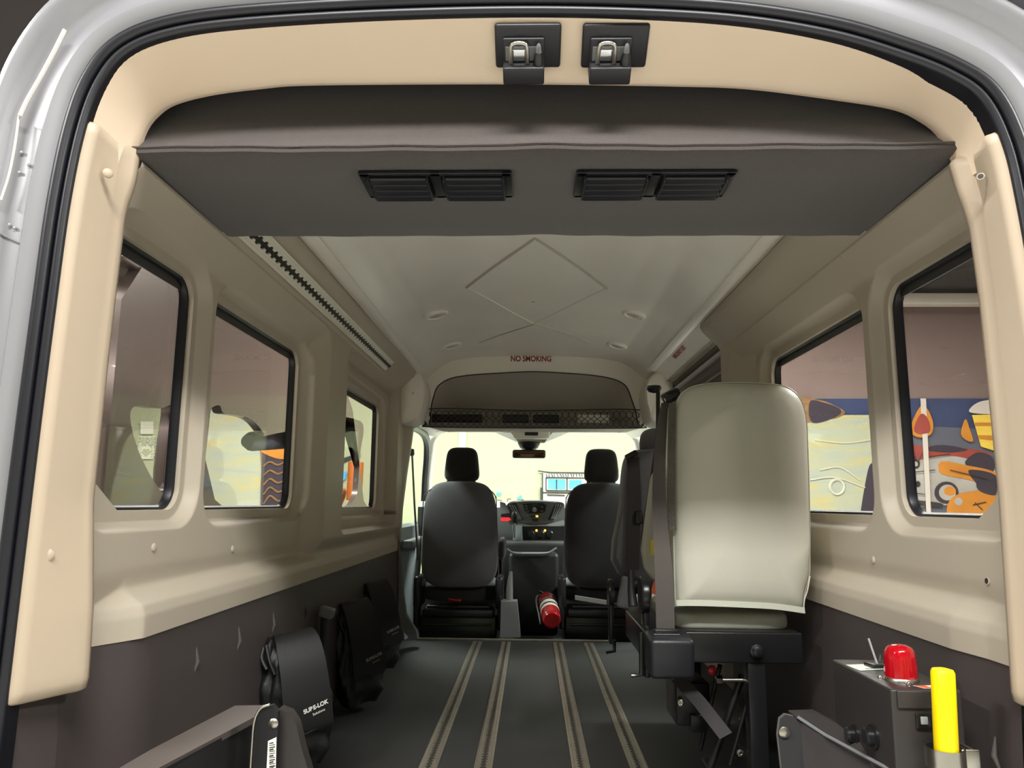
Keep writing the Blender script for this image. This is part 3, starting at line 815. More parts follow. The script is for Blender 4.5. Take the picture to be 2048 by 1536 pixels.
# sun visors
def visor(pa, pb, label):
    a = atY(pa, 862, 4.62); c = atY(pb, 862, 4.62); zc = atY((pa+pb)/2, 861, 4.62).z
    t = thing('sun_visor', ((a.x+c.x)/2, 4.62, zc), label, 'sun visor', 'sun visors folded against the cab headliner')
    b = B(); b.box(((a.x+c.x)/2, 4.60, zc+.004), (c.x-a.x-.02, .15, .030), bev=.016, seg=4); b.obj('visor_pad', 'headliner', t)
    return t, (a.x+c.x)/2, zc
t1, vx, vz = visor(862, 1010, 'left sun visor with two pale labels above the windscreen')
for q in (905, 963):
    p = atY(q, 861, 4.515); b = B(); b.box((p.x, 4.519, vz+.002), (.13 if q < 950 else .11, .003, .016)); b.obj('visor_label', 'label', t1)
t2, vx, vz = visor(1118, 1262, 'right sun visor with one pale label above the windscreen')
p = atY(1215, 861, 4.515); b = B(); b.box((p.x, 4.519, vz+.002), (.13, .003, .016)); b.obj('visor_label', 'label', t2)
# overhead console and mirror
oc = thing('overhead_console', (-.01, 4.45, 1.38), 'grey overhead console with a dark switch panel above the mirror', 'console')
a = atY(1063, 866, 4.42)
b = B(); b.box((a.x, 4.45, a.z), (.27, .1, .085), bev=.02, taper=(1.12, 1)); b.obj('console_body', 'headliner', oc)
b = B(); b.box((a.x, 4.395, a.z+.0), (.10, .006, .042), bev=.003); b.obj('switch_panel', 'dash_dark', oc)
b = B(); b.box((a.x, 4.398, a.z+.048), (.17, .006, .012), bev=.002); b.obj('warning_strip', 'yellow_dull', oc)
b = B(); a2 = atY(1020, 880, 4.75); b.prism([(a.x-.16, 4.55, 1.375), (a.x-.30, 4.72, 1.395), (a.x+.30, 4.72, 1.395), (a.x+.16, 4.55, 1.375), (a.x+.10, 4.60, 1.30), (a.x-.10, 4.60, 1.30)], (0, .02, 0)); b.obj('console_flare', 'headliner', oc)
rm = thing('rearview_mirror', atY(1058, 905, 4.55), 'dark rear-view mirror hanging in the middle of the windscreen', 'mirror')
a = atY(1058, 887, 4.60); b = B(); b.lathe([(.085, .012), (.088, 0), (.07, -.035), (.045, -.055), (.02, -.06)], a, n=24); b.obj('mount_cover', 'black_plastic', rm)
a = atY(1058, 908, 4.55); b = B(); b.box(a, (.255, .035, .066), bev=.016, seg=4); b.obj('mirror_housing', 'black_plastic', rm)
b = B(); b.box(a+Vector((0, -.018, 0)), (.235, .004, .050), bev=.0015); b.obj('mirror_glass', 'mirror', rm)

# ================================================================== windscreen, cab doors, A-pillars
ws = bpy.data.objects.new('window_6', None); COL.objects.link(ws); ws.location = (0, 5.0, .85); struct(ws, 'large clear windscreen at the front of the cab', 'window')
b = B(); b.loft([[(-.80, 4.90, 1.40), (0, 5.0, 1.42), (.80, 4.90, 1.40)], [(-.93, 5.50, .80), (0, 5.62, .80), (.93, 5.50, .80)]]); b.obj('pane', 'clear', ws)
for sg in (-1, 1):
    b = B(); pts = [(sg*.80, 4.84, 1.42), (sg*.845, 4.86, 1.34), (sg*.88, 4.98, 1.18), (sg*.91, 5.15, 1.0), (sg*.94, 5.4, .80)]
    b.sweep(catmull([Vector(p) for p in pts], 5), .042, 12)
    struct(b.obj('trim_%d' % (14 if sg < 0 else 15), 'headliner'), 'pale windscreen pillar on the %s' % ('left' if sg < 0 else 'right'), 'pillar')
    # cab door: panel, glass frame
    b = B()
    b.loft([[(sg*.90, y, -.12), (sg*.92, y, .2), (sg*.90, y, .56), (sg*.91, y, .66), (sg*.955, y, .68)] for y in (3.50, 3.9, 4.4, 4.95)])
    b.box((sg*.86, 4.25, .55), (.08, .7, .06), bev=.02)
    d = struct(b.obj('door_%d' % (2 if sg < 0 else 3), 'door_grey'), 'blue-grey %s cab door inner panel' % ('left' if sg < 0 else 'right'), 'door')
    b = B(); b.sweep(catmull([Vector(p) for p in ((sg*.95, 3.52, .68), (sg*.93, 3.55, 1.0), (sg*.87, 3.62, 1.30), (sg*.85, 4.2, 1.36), (sg*.86, 4.75, 1.30), (sg*.91, 5.05, 1.0), (sg*.95, 5.3, .72))], 6), .030, 8)
    b.obj('door_seal', 'seal', d)
    b = B(); b.add([(sg*.955, 3.52, .68), (sg*.955, 5.3, .68), (sg*.87, 4.75, 1.31), (sg*.87, 3.62, 1.31)], [[0, 1, 2, 3]]); b.obj('pane', 'clear', d)
# B pillar on the left behind the driver, grey kick moulding
b = B()
b.loft([[(-.785, 3.20, z), (-x, 3.25, z), (-x-.01, 3.36, z), (-.95, 3.40, z)] for z, x in ((-.1, .80), (.56, .80), (.8, .792), (1.0, .772), (1.2, .748), (1.33, .735))])
b.loft([[(.80, 3.22, z), (.79, 3.25, z), (.81, 3.36, z), (.93, 3.38, z)] for z in (-.1, .56, .8, 1.1, 1.32)])
struct(b.obj('trim_16', 'beige'), 'beige pillar trim behind the driving cab', 'pillar trim')
b = B(); b.sweep(catmull([Vector((-.925, 3.50, 1.30)), Vector((-.94, 3.50, 1.0)), Vector((-.955, 3.50, .7)), Vector((-.955, 3.50, .3))], 5), .03, 8)
b.loft([[(-.80, 3.30, z), (-.93, 3.5, z)] for z in (-.1, .6)])
kx = B(); kp = [(782, 1108), (800, 1112), (806, 1190), (812, 1230), (832, 1262), (835, 1276), (822, 1281), (806, 1262), (786, 1232), (780, 1190)]
kx.prism([atY(px, py, 3.28) for px, py in kp], (0, .05, 0)); struct(kx.obj('trim_17', 'dash'), 'grey kick moulding at the front foot of the left wall', 'moulding')
struct(b.obj('trim_18', 'carpet_dark'), 'dark pillar between the cab door and the left wall', 'pillar')
# seat-belt and B-pillar loop on the left
sb = thing('seat_belt', atY(832, 900, 3.9), 'driver seat belt hanging beside the left cab door', 'seat belt')
p0 = atY(824, 905, 3.9); p1 = atY(829, 1010, 3.9); p2 = atY(836, 1120, 3.9)
b = B(); b.ribbon([p0, p1, p2], (.004, .045, 0), .003); b.obj('webbing', 'belt_dark', sb)
b = B(); b.box(p0, (.03, .05, .05), bev=.01); b.cyl(p0+Vector((.012, -.03, -.01)), p0+Vector((.012, -.04, -.01)), .011); b.obj('belt_anchor', 'black_gloss', sb)

# ================================================================== dashboard
db = thing('dashboard', (0, 4.9, .4), 'grey dashboard with radio, angled vents and amber lights', 'dashboard')
YD = 4.72
def D(px, py, y=YD): return atY(px, py, y)
b = B(); prof = [(5.45, .78), (5.0, .845), (4.86, .84), (4.80, .80), (4.80, .60), (4.88, .48), (5.0, .40)]
rows = [[(x, y+.06*abs(x)**2*-1, z) for y, z in prof] for x in [-.92+1.84*k/24 for k in range(25)]]
b.loft(rows); b.obj('dash_top', 'dash', db)
pod = [(1020, 1004), (1040, 1001), (1065, 1000), (1095, 1001), (1125, 1005), (1128, 1020), (1112, 1042), (1090, 1048), (1060, 1049), (1035, 1045), (1018, 1030), (1012, 1015)]
pp = catmull([D(*q) for q in pod], 4, closed=True); c = sum(pp, Vector())/len(pp)
b = B(); b.loft([[p.lerp(c, .98)+Vector((0, -.012, 0)) for p in pp], [p.lerp(c, .10)+Vector((0, -.010, 0)) for p in pp], pp, [p+Vector((0, .12, 0)) for p in pp]], closed=True); b.obj('centre_pod', 'dash', db)
def panel(pts, key, nm, th=.008, y=YD-.016, bev=True):
    b = B(); pp = [D(px, py, y) for px, py in pts]; b.prism(pp, (0, th, 0)); return b.obj(nm, key, db)
panel([(1046, 1008), (1060, 1006), (1085, 1006), (1093, 1010), (1090, 1024), (1076, 1028), (1058, 1027), (1050, 1022)], 'dash_dark', 'radio_face')
panel([(1061, 1008), (1080, 1008), (1079, 1013), (1062, 1013)], 'black_gloss', 'radio_display', y=YD-.020)
b = B(); b.lathe([(.018, 0), (.018, -.010), (.013, -.014), (.002, -.014)], D(1069, 1019.5, YD-.018), axis='Y', n=20); b.obj('radio_knob', 'dash_light', db)
for q in ((1052, 1012), (1053, 1017), (1055, 1022), (1084, 1014), (1084, 1022)):
    b = B(); b.box(D(*q, YD-.019), (.020, .006, .010), bev=.002); b.obj('radio_button', 'dash', db)
panel([(1061, 1031), (1079, 1030), (1079, 1034), (1062, 1035)], 'black_gloss', 'hazard_switch')
panel([(1063, 1037), (1077, 1037), (1075, 1043), (1066, 1043)], 'black_gloss', 'storage_slot')
b = B(); b.box(D(1074, 1032.5, YD-.022), (.018, .006, .011), bev=.003); b.obj('hazard_lamp', 'amber', db)
for pts in ([(1015, 1009), (1032, 1005), (1042, 1036), (1046, 1040), (1036, 1041)], [(1110, 1008), (1125, 1007), (1117, 1026), (1108, 1039), (1095, 1040)]):
    panel(pts, 'black_plastic', 'vent_grille')
    a = Vector((sum(p[0] for p in pts[:2])/2, pts[0][1]+1, 0)); e = Vector(((pts[2][0]+pts[-1][0])/2, pts[-1][1]-2, 0))
    for k in (-1, 0, 1):
        b = B(); b.cyl(D(a.x+k*4.5, a.y, YD-.02), D(e.x+k*3.2, e.y, YD-.02), .0045, n=6); b.obj('vent_vane', 'dash_light', db)
panel([(1035, 1046), (1060, 1050), (1092, 1049), (1128, 1040), (1130, 1050), (1118, 1052), (1050, 1053), (1036, 1052)], 'dash_light', 'lower_rim', y=YD-.004)
panel([(1040, 1053), (1130, 1053), (1130, 1092), (1042, 1092)], 'dash_dark', 'heater_panel', y=YD+.0, th=.02)
for px in (1062, 1082, 1099):
    b = B(); b.lathe([(.031, 0), (.031, -.006), (.024, -.010), (.022, -.018), (.003, -.02)], D(px, 1069, YD-.002), axis='Y', n=22); b.obj('heater_dial', 'black_gloss', db)
for px in (1073, 1090):
    b = B(); b.lathe([(.008, 0), (.008, -.004), (.002, -.006)], D(px, 1061, YD-.004), axis='Y', n=14); b.obj('heater_lamp', 'amber', db)
panel([(1024, 1050), (1044, 1050), (1046, 1088), (1036, 1090), (1026, 1082)], 'door_grey', 'shifter_surround', y=YD-.05, th=.05)
panel([(1002, 1028), (1020, 1026), (1022, 1034), (1016, 1042), (1002, 1043)], 'black_plastic', 'instrument_hood', y=YD-.06, th=.05)
panel([(1002, 1035), (1018, 1035), (1022, 1039), (1016, 1042), (1002, 1042)], 'red_glow', 'red_display', y=YD-.066, th=.004)
panel([(1000, 1003), (1010, 1006), (1022, 1030), (1010, 1034), (1000, 1030)], 'dash', 'cluster_side', y=YD-.03, th=.06)
b = B(); b.cyl(D(1028, 1076, YD-.07), D(1029, 1040, YD-.12), .010, .012, n=12); b.obj('shift_lever', 'chrome', db)
b = B(); a = D(1029, 1033, YD-.13); b.lathe([(.010, -.05), (.020, -.035), (.024, 0), (.022, .022), (.012, .036), (.002, .038)], a, n=18); b.obj('shift_knob', 'dash_dark', db)
b = B(); b.box(D(1070, 1130, 4.6), (.50, .30, .36), bev=.03); b.obj('centre_tunnel', 'dash_dark', db)
b = B(); b.box((0, 5.35, .32), (1.92, .05, 1.0)); b.box((0, 5.1, -.13), (1.92, .6, .04)); struct(b.obj('wall_cab', 'dash_dark'), 'dark footwell wall under the dashboard', 'wall')
b = B(); rows = []
for k in range(13):
    y = 5.58+1.15*k/12; z = .79-.10*(k/12)**1.5-.25*max(0, (k-9)/3)**2
    rows.append([(x, y, z-.05*abs(x)**3) for x in [-.90+1.8*j/16 for j in range(17)]])
b.loft(rows); struct(b.obj('trim_19', 'bounce_hood_paint'), 'unseen pale bonnet added ahead of the windscreen to bounce light', 'bonnet')  # unseen bonnet, added to throw light up through the windscreen onto the ceiling
# cup tray rim and floor console between the seats
tr = thing('centre_console', (0, 4.4, .2), 'black bin between the front seats with a pale rim', 'console')
a = D(1020, 1104, 4.35); c = D(1115, 1100, 4.35)
b = B(); b.sweep(catmull([D(1014, 1098, 4.2), D(1028, 1106, 4.2), D(1060, 1107, 4.2), D(1095, 1106, 4.2), D(1110, 1098, 4.2), D(1114, 1096, 4.2)], 5), .008, 8); b.obj('tray_rim', 'dash_light', tr)
b = B(); b.box(((a.x+c.x)/2, 4.30, .20), (.34, .18, .57), bev=.03, taper=(1.05, 1)); b.obj('tray_body', 'dash_dark', tr)
# handbrake and pedestal side cover
hb = thing('handbrake', D(1020, 1200, 3.70), 'grey handbrake lever standing right of the driver seat', 'handbrake')
b = B(); b.sweep([D(1019, 1210, 3.72), D(1019, 1180, 3.72), D(1020, 1160, 3.72), D(1022, 1143, 3.72)], [.022, .022, .017, .010], 12); b.obj('lever', 'dash', hb)
b = B(); pts = [D(1002, 1203, 3.66), D(1034, 1203, 3.66), D(1041, 1275, 3.66), D(1000, 1275, 3.66)]; b.prism(pts, (0, .12, 0)); b.obj('lever_base', 'dash', hb)

# ================================================================== front seats
def soft(b, c, size, r, seg=5, bulge=0, topw=1.0, botw=1.0, rot=None, crown=0):
    bm = bmesh.new(); bmesh.ops.create_cube(bm, size=1)
    bmesh.ops.subdivide_edges(bm, edges=bm.edges[:], cuts=6, use_grid_fill=True)
    R = Euler(rot).to_matrix() if rot else Matrix.Identity(3)
    sx, sy, sz = size
    for v in bm.verts:
        p = Vector((v.co.x*sx, v.co.y*sy, v.co.z*sz))
        # round the box: pull to a rounded-box surface
        h = Vector((sx/2-r[0], sy/2-r[1], sz/2-r[2]))
        q = Vector((max(-h.x, min(h.x, p.x)), max(-h.y, min(h.y, p.y)), max(-h.z, min(h.z, p.z))))
        d = p-q
        e = Vector((d.x/r[0], d.y/r[1], d.z/r[2]))
        if e.length > 1e-9:
            m = max(abs(e.x), abs(e.y), abs(e.z)); e = e.normalized()*m
            p = q+Vector((e.x*r[0], e.y*r[1], e.z*r[2]))
        t = p.z/sz+.5; k = botw+(topw-botw)*t; p.x *= k
        p.y += (1 if p.y > 0 else -1)*bulge*math.cos(PI*p.x/sx/1.05)*math.cos(PI*p.z/sz/1.05)*(abs(p.y)/(sy/2))
        p.z += crown*(1-(2*p.x/sx)**2)*(1 if p.z > 0 else 0)*(abs(p.z)/(sz/2))
        v.co = R @ p + Vector(c)
    return b.bm(bm)
def sub(o, lv=1):
    m = o.modifiers.new('subdivision', 'SUBSURF'); m.levels = lv; m.render_levels = lv; return o
def front_seat(px, name, label, dy=0, key='seat_fabric', k2='seat_black'):
    Y = 3.78+dy
    cx = D(px, 1000, Y).x
    t = thing(name, (cx, Y, -.12), label, 'seat', None)
    b = B(); soft(b, (cx, Y, .625), (.535, .15, .68), (.13, .06, .16), topw=.88, botw=.98, bulge=.015, crown=.01, rot=(.06, 0, 0)); sub(b.obj('backrest', key, t))
    b = B(); pts = []
    for k in range(41):
        a = PI*k/40; pts.append((cx-.245*math.cos(a)*(1 if True else 1)*(.98-.06*math.sin(a)), Y-.05, .835+.118*math.sin(a)**.6))
    pts = [(cx-.262, Y-.045, .35)]+pts+[(cx+.262, Y-.045, .35)]
    b.sweep(catmull(pts, 2), .0035, 6); b.obj('piping', 'belt', t)
    b = B(); soft(b, (cx+.004, Y+.03, 1.085), (.235, .11, .225), (.05, .05, .05), topw=.86, botw=1.06, crown=.006); sub(b.obj('headrest', k2, t))
    for s in (-1, 1):
        b = B(); b.cyl((cx+s*.085, Y+.02, .93), (cx+s*.085, Y+.02, 1.0), .006); b.obj('headrest_post', 'chrome', t)
        b = B(); b.cyl((cx+s*.085, Y+.02, .955), (cx+s*.085, Y+.02, .982), .016, .012); b.obj('post_collar', 'black_plastic', t)
    b = B(); soft(b, (cx, Y+.30, .25), (.52, .52, .14), (.08, .08, .06)); sub(b.obj('seat_cushion', k2, t))
    b = B(); b.box((cx, Y+.22, -.01), (.50, .48, .24), bev=.012); b.box((cx, Y+.1, .13), (.46, .3, .05), bev=.01); b.obj('pedestal', 'black_gloss', t)
    for s in (-1, 1):
        b = B(); b.box((cx+s*.265, Y+.06, .26), (.05, .24, .20), bev=.02); b.box((cx+s*.27, Y+.02, .14), (.03, .16, .22), bev=.01); b.obj('recliner_cover', 'black_plastic', t)
    b = B(); b.cyl((cx-.2, Y-.04, .17), (cx+.2, Y-.04, .17), .009); b.cyl((cx-.22, Y-.05, .06), (cx+.22, Y-.05, .06), .007); b.obj('cross_bar', 'black_gloss', t)
    return t, cx, Y
t, cx, Y = front_seat(921, 'driver_seat', 'driver seat with charcoal back and black headrest, left of the mirror')
b = B(); soft(b, (cx+.27, Y+.22, .53), (.055, .36, .14), (.02, .05, .05)); sub(b.obj('armrest', 'seat_black', t))
b = B(); b.box((cx-.02, Y-.06, .215), (.08, .02, .014), bev=.004); b.cyl((cx-.06, Y-.07, .222), (cx+.02, Y-.07, .21), .006); b.obj('red_wiring', 'red', t)
front_seat(1203, 'passenger_seat', 'front passenger seat, dark back half hidden by the folding seats', dy=.06, key='seat_black')
# fire extinguisher lying between the seats
fe = thing('fire_extinguisher', D(1100, 1225, 3.70), 'red fire extinguisher with pale label strapped beside the passenger seat', 'fire extinguisher')
A0 = D(1104, 1242, 3.62); A1 = D(1094, 1195, 3.96); ax = (A1-A0).normalized(); q = ax.to_track_quat('Z', 'Y').to_matrix(); Lx = (A1-A0).length
b = B(); b.lathe([(.002, .006), (.03, 0), (.05, .004), (.058, .02), (.060, .06), (.060, Lx-.06), (.05, Lx-.02), (.025, Lx), (.018, Lx+.02)], A0, M3=q, n=32); b.obj('cylinder', 'red', fe)
b = B(); b.lathe([(.0606, .11), (.0608, .115), (.0608, .22), (.0606, .225)], A0, M3=q, n=32); b.obj('label_wrap', 'label', fe)
for s in (.14, .20): 
    b = B(); b.lathe([(.0615, s), (.063, s+.002), (.063, s+.016), (.0615, s+.018)], A0, M3=q, n=32); b.obj('strap', 'black_plastic', fe)
b = B(); b.box(A1+ax*.03, (.03, .05, .05), bev=.006); b.sweep([A1+ax*.04, A1+ax*.05+Vector((-.05, 0, .02))], .008, 8); b.obj('valve', 'black_plastic', fe)
b = B(); b.sweep(catmull([A1+ax*.03, A1+Vector((-.07, .0, .0)), A0+Vector((-.075, .1, 0)), A0+Vector((-.07, .06, -.03))], 6), .007, 8); b.obj('hose', 'black_plastic', fe)

# ================================================================== folding seat (right foreground)
YS = .93
fs = thing('folding_seat', (.60, YS+.1, 0), 'large grey vinyl folding seat with its back to the rear, beside the right wall', 'folding seat', None)
def S(px, py, y=YS): return atY(px, py, y)
# backrest: outline in the photograph's plane swept to real thickness
ol = [(1352, 1212), (1349, 1100), (1348, 960), (1350, 850), (1357, 800), (1375, 778), (1410, 767), (1470, 764), (1530, 766), (1572, 772), (1600, 792), (1614, 830), (1618, 900), (1621, 1000), (1622, 1100), (1621, 1150), (1612, 1185), (1608, 1222), (1540, 1218), (1440, 1213)]
pp = [S(*q) for q in ol]; pp = catmull(pp[:17], 5)+pp[17:]; pp = resample([*pp, pp[0]], 141)[:-1]
c = Vector(((pp[0].x+.60)/2*0+.597, YS, .86))
b = B(); rings = []
def ins(k, dy): return [Vector((c.x+(p.x-c.x)*(1-k), YS+dy, c.z+(p.z-c.z)*(1-k*(.55+.45*max(0, k-.2)/.8)))) for p in pp]
for k, dy in ((.995, -.030), (.8, -.030), (.6, -.0285), (.4, -.026), (.25, -.022), (.13, -.015), (.06, -.006), (.02, .004), (.0, .016)): rings.append(ins(k, dy))
for k, dy in ((-.012, .05), (-.012, .10), (.0, .14), (.05, .16), (.2, .172), (.6, .178), (.995, .18)): rings.append(ins(k, dy))
b.loft(rings, closed=True)
# small wrinkles at the lower edge
for i, v in enumerate(b.v):
    x, y, z = v
    if z < .60 and y < YS+.01:
        a = (.60-z)/.1
        y += .004*a*math.sin((x*1.0+z*.9)*70)*max(0, (x-.62))*6 + .006*a*math.exp(-((x-.60)/.12)**2)
        b.v[i] = (x, y, z)
b.obj('backrest', 'grey_vinyl', fs, angle=60)
b = B(); pr_ = [p for p in pp]; b.sweep([Vector((p.x, YS+.010, p.z)) for p in pp[:116]], .0022, 6); b.obj('piping', 'vinyl_light', fs)
b = B(); hem = [S(1352, 1206, YS-.012), S(1400, 1206, YS-.014), S(1480, 1209, YS-.014), S(1550, 1213, YS-.013), S(1609, 1221, YS-.010)]
b.ribbon(catmull(hem, 6), (0, .003, .016), .006); b.obj('hem', 'vinyl_light', fs); 
b = B(); b.sweep(catmull([S(1620, 1152, YS-.004), S(1615, 1180, YS-.006), S(1609, 1200, YS-.006), S(1607, 1224, YS-.004)], 5), .0018, 6); b.obj('corner_stitch', 'piping', fs)
# front bolster of the seat back that shows left of the belt
b = B(); bol = [(1303, 950), (1296, 1000), (1288, 1060), (1283, 1100), (1288, 1135), (1304, 1160), (1330, 1170), (1345, 1165), (1345, 960), (1320, 930)]
b.prism([S(*q, YS+.20) for q in bol], (0, .03, 0)); bb = b.obj('side_bolster', 'grey_vinyl', fs)
mo = bb.modifiers.new('bevel', 'BEVEL'); mo.width = .012; mo.segments = 4
# seat cushion behind, low
a = S(1352, 1244, YS+.06); c2 = S(1558, 1250, YS+.06)
b = B(); soft(b, ((a.x+c2.x)/2+.012, YS+.27, a.z+.004), (c2.x-a.x+.05, .46, .062), (.035, .05, .024), bulge=0); sub(b.obj('seat_cushion', 'vinyl_light', fs))
b = B(); b.ribbon([(p.x, YS+.0475, p.z) for p in (S(1500, 1232, YS+.06), S(1498, 1258, YS+.06))], (.002, 0, 0), .002); b.obj('cushion_seam', 'groove', fs)
# black steel frame beam
b = B(); a = S(1288, 1262, YS-.01); c3 = S(1605, 1272, YS-.01)
b.box(((a.x+c3.x)/2, YS+.20, .443), (c3.x-a.x, .42, .082), bev=.004); b.obj('frame_beam', 'black_gloss', fs)
p = S(1513, 1302, YS-.016); b = B(); b.lathe([(.019, 0), (.019, -.006), (.014, -.008), (.014, -.018), (.010, -.020), (.001, -.020)], p, axis='Y', n=8); b.obj('bolt', 'black_gloss', fs)
# legs
for (x0, x1, yy) in ((1492, 1524, YS+.02), (1492, 1520, YS+.34)):
    a = S(x0, 1330, yy); c4 = S(x1, 1330, yy); cx = (a.x+c4.x)/2; w = .048
    b = B(); b.box((cx, yy, .205), (w, .05, .40), bev=.003); b.obj('leg', 'black_gloss', fs)
b = B(); b.box((.66, YS+.2, .012), (.26, .46, .02), bev=.003); b.box((.70, YS+.2, .05), (.12, .42, .06), bev=.004); b.obj('base_plate', 'black_gloss', fs)
b = B(); b.cyl(S(1440, 1360, YS+.05), S(1500, 1360, YS+.05), .006); b.obj('pivot_rod', 'steel', fs)
b = B(); b.cyl(S(1432, 1360, YS+.05), S(1444, 1360, YS+.05), .013, n=6); b.obj('pivot_nut', 'chrome', fs)
b = B(); p = S(1424, 1340, YS+.08); b.lathe([(.004, -.012), (.012, -.008), (.013, 0), (.011, .008), (.003, .012)], p, axis='Y', n=18); b.obj('release_knob', 'red_knob', fs)
for (p0, p1, r) in (((1485, 1350, YS+.1), (1420, 1536, YS+.1), .011), ((1478, 1440, YS+.12), (1530, 1380, YS+.12), .006), ((1440, 1330, YS+.1), (1400, 1500, YS+.16), .007), ((1495, 1400, YS+.04), (1460, 1530, YS+.04), .005)):
    b = B(); b.cyl(S(*p0), S(*p1), r, n=10); b.obj('scissor_strut', 'black_gloss', fs)
b = B(); b.box(S(1375, 1395, YS+.22), (.10, .16, .12), bev=.006); b.box(S(1385, 1430, YS+.22), (.05, .18, .05), bev=.005); b.obj('mechanism_housing', 'black_gloss', fs)
for q in ((1362, 1405), (1480, 1505)):
    b = B(); p = S(*q, YS+.12); b.lathe([(.010, 0), (.010, -.006), (.005, -.008), (.004, -.004)], p, axis='Y', n=12); b.obj('mechanism_bolt', 'steel', fs)
# recliner discs at the left side
b = B(); a = S(1300, 1190, YS+.12); b.lathe([(.050, 0), (.054, .006), (.054, .022), (.046, .028), (.01, .030)], a-Vector((.03, 0, 0)), axis='X', n=30)
b.box(a+Vector((-.015, .0, -.13)), (.018, .05, .20), bev=.006); b.obj('recliner_hinge', 'black_gloss', fs)
b = B(); p = S(1263, 1180, YS+.16); b.sweep([p+Vector((0, 0, .06)), p, p+Vector((.003, -.01, -.045))], [.010, .012, .015], 12); b.obj('recline_lever', 'dash_dark', fs)
b = B(); b.prism([S(1308, 1162, YS+.19), S(1318, 1165, YS+.19), S(1310, 1190, YS+.19), S(1302, 1185, YS+.19)], (0, .01, 0)); b.obj('orange_tag', 'orange', fs)
b = B(); b.sweep([S(1283, 1265, YS+.0), S(1284, 1350, YS+.0), S(1262, 1351, YS+.0)], [.008, .008, .006], 8); b.obj('floor_hook', 'black_gloss', fs)
b = B(); b.ribbon([S(1305, 1080, YS+.18), S(1306, 1110, YS+.18)], (.012, 0, 0), .002); b.obj('seat_tag', 'yellow', fs)

# seat belt of the folding seat with retractor
bt = thing('seat_belt', S(1330, 1300, YS-.04), 'grey shoulder belt running down to a black retractor beside the grey folding seat', 'seat belt')
b = B(); Yb = YS-.05
pts = [S(1330, 806, YS+.05), S(1323, 860, YS+.02), S(1318, 960, YS-.01), S(1321, 1060, YS-.03), S(1328, 1160, Yb), S(1331, 1262, Yb)]
ws_ = [.022, .030, .036, .044, .050, .050]
cat = catmull(pts, 6); n = len(cat)
b.ribbon(cat, [Vector((lerp_tab([(i/5*(n-1), w) for i, w in enumerate(ws_)], k), 0, 0)) for k in range(n)], .0025); b.obj('webbing', 'belt', bt)
b = B(); b.ribbon([S(1345, 806, YS+.0), S(1343, 900, YS-.004), S(1342, 1010, YS-.008), S(1345, 1060, YS-.01)], (.022, 0, 0), .005); b.obj('felt_strip', 'velcro', bt)
a = S(1338, 1308, YS-.07); b = B(); b.box(a, (.118, .10, .105), rot=(.12, 0, .03), bev=.014, seg=4); b.obj('retractor', 'black_plastic', bt)
b = B(); a = S(1333, 1270, YS-.085); b.cyl(a-Vector((.034, 0, 0)), a+Vector((.034, 0, 0)), .0055, n=10); b.box(a+Vector((0, .01, .008)), (.062, .02, .012), bev=.003); b.obj('belt_slot', 'black_gloss', bt)
b = B(); b.box(S(1342, 792, YS+.06), (.05, .05, .035), rot=(0, -.5, .2), bev=.010); b.cyl(S(1330, 800, YS+.03), S(1356, 788, YS+.03), .006); b.obj('shoulder_guide', 'black_gloss', bt)
b = B(); b.ribbon([S(1355, 1355, YS+.12), S(1400, 1405, YS+.08), S(1452, 1472, YS+.02)], (.034, 0, .018), .003); b.obj('lap_webbing', 'belt_dark', bt)

# dark belt strap hung on a stalk left of the seat
st = thing('belt_stalk', S(1312, 900, YS+.35), 'slim black belt stalk with a round top left of the grey seat', 'belt stalk')
Yt = YS+.32
b = B(); b.sweep([S(1316, 780, Yt), S(1316, 860, Yt), S(1312, 900, Yt), S(1300, 990, Yt), S(1288, 1080, Yt)], [.007, .007, .006, .009, .012], 8); b.obj('stalk', 'black_gloss', st)
b = B(); b.lathe([(.006, .012), (.022, .010), (.025, 0), (.018, -.010), (.004, -.014)], S(1308, 778, Yt), n=20); b.obj('stalk_cap', 'black_gloss', st)

# second folded seat beyond, dark
f2 = thing('folding_seat', (.60, 1.75, 0), 'dark second folding seat just ahead of the grey one, only its left edge showing', 'folding seat', None)
Y2 = 1.78
def S2(px, py, y=Y2): return atY(px, py, y)
ol = [(1240, 1150), (1243, 1010), (1247, 950), (1252, 920), (1262, 905), (1290, 898), (1400, 896), (1440, 900), (1450, 1150)]
b = B(); pp2 = catmull([S2(*q) for q in ol], 4, closed=True); c = sum(pp2, Vector())/len(pp2)
b.loft([[p.lerp(c, .97)+Vector((0, -.03, 0)) for p in pp2], [p.lerp(c, .06)+Vector((0, -.028, 0)) for p in pp2], [p.lerp(c, .01)+Vector((0, -.01, 0)) for p in pp2], [p+Vector((0, .02, 0)) for p in pp2], [p+Vector((0, .10, 0)) for p in pp2], [p.lerp(c, .06)+Vector((0, .13, 0)) for p in pp2], [p.lerp(c, .97)+Vector((0, .13, 0)) for p in pp2]], closed=True)
b.obj('backrest', 'seat_fabric', f2, angle=50)
b = B(); soft(b, S2(1318, 895, Y2+.10)+Vector((.02, 0, .0)), (.20, .10, .16), (.05, .045, .05)); sub(b.obj('headrest', 'seat_fabric', f2))
b = B(); b.ribbon(catmull([S2(1266, 915, Y2-.04), S2(1270, 1000, Y2-.045), S2(1268, 1060, Y2-.045), S2(1265, 1140, Y2-.045)], 5), (.048, 0, 0), .003); b.obj('shoulder_strap', 'belt_dark', f2)
b = B(); b.box(S2(1262, 910, Y2-.04), (.05, .04, .022), rot=(0, -.5, 0), bev=.006); b.obj('strap_guide', 'black_gloss', f2)
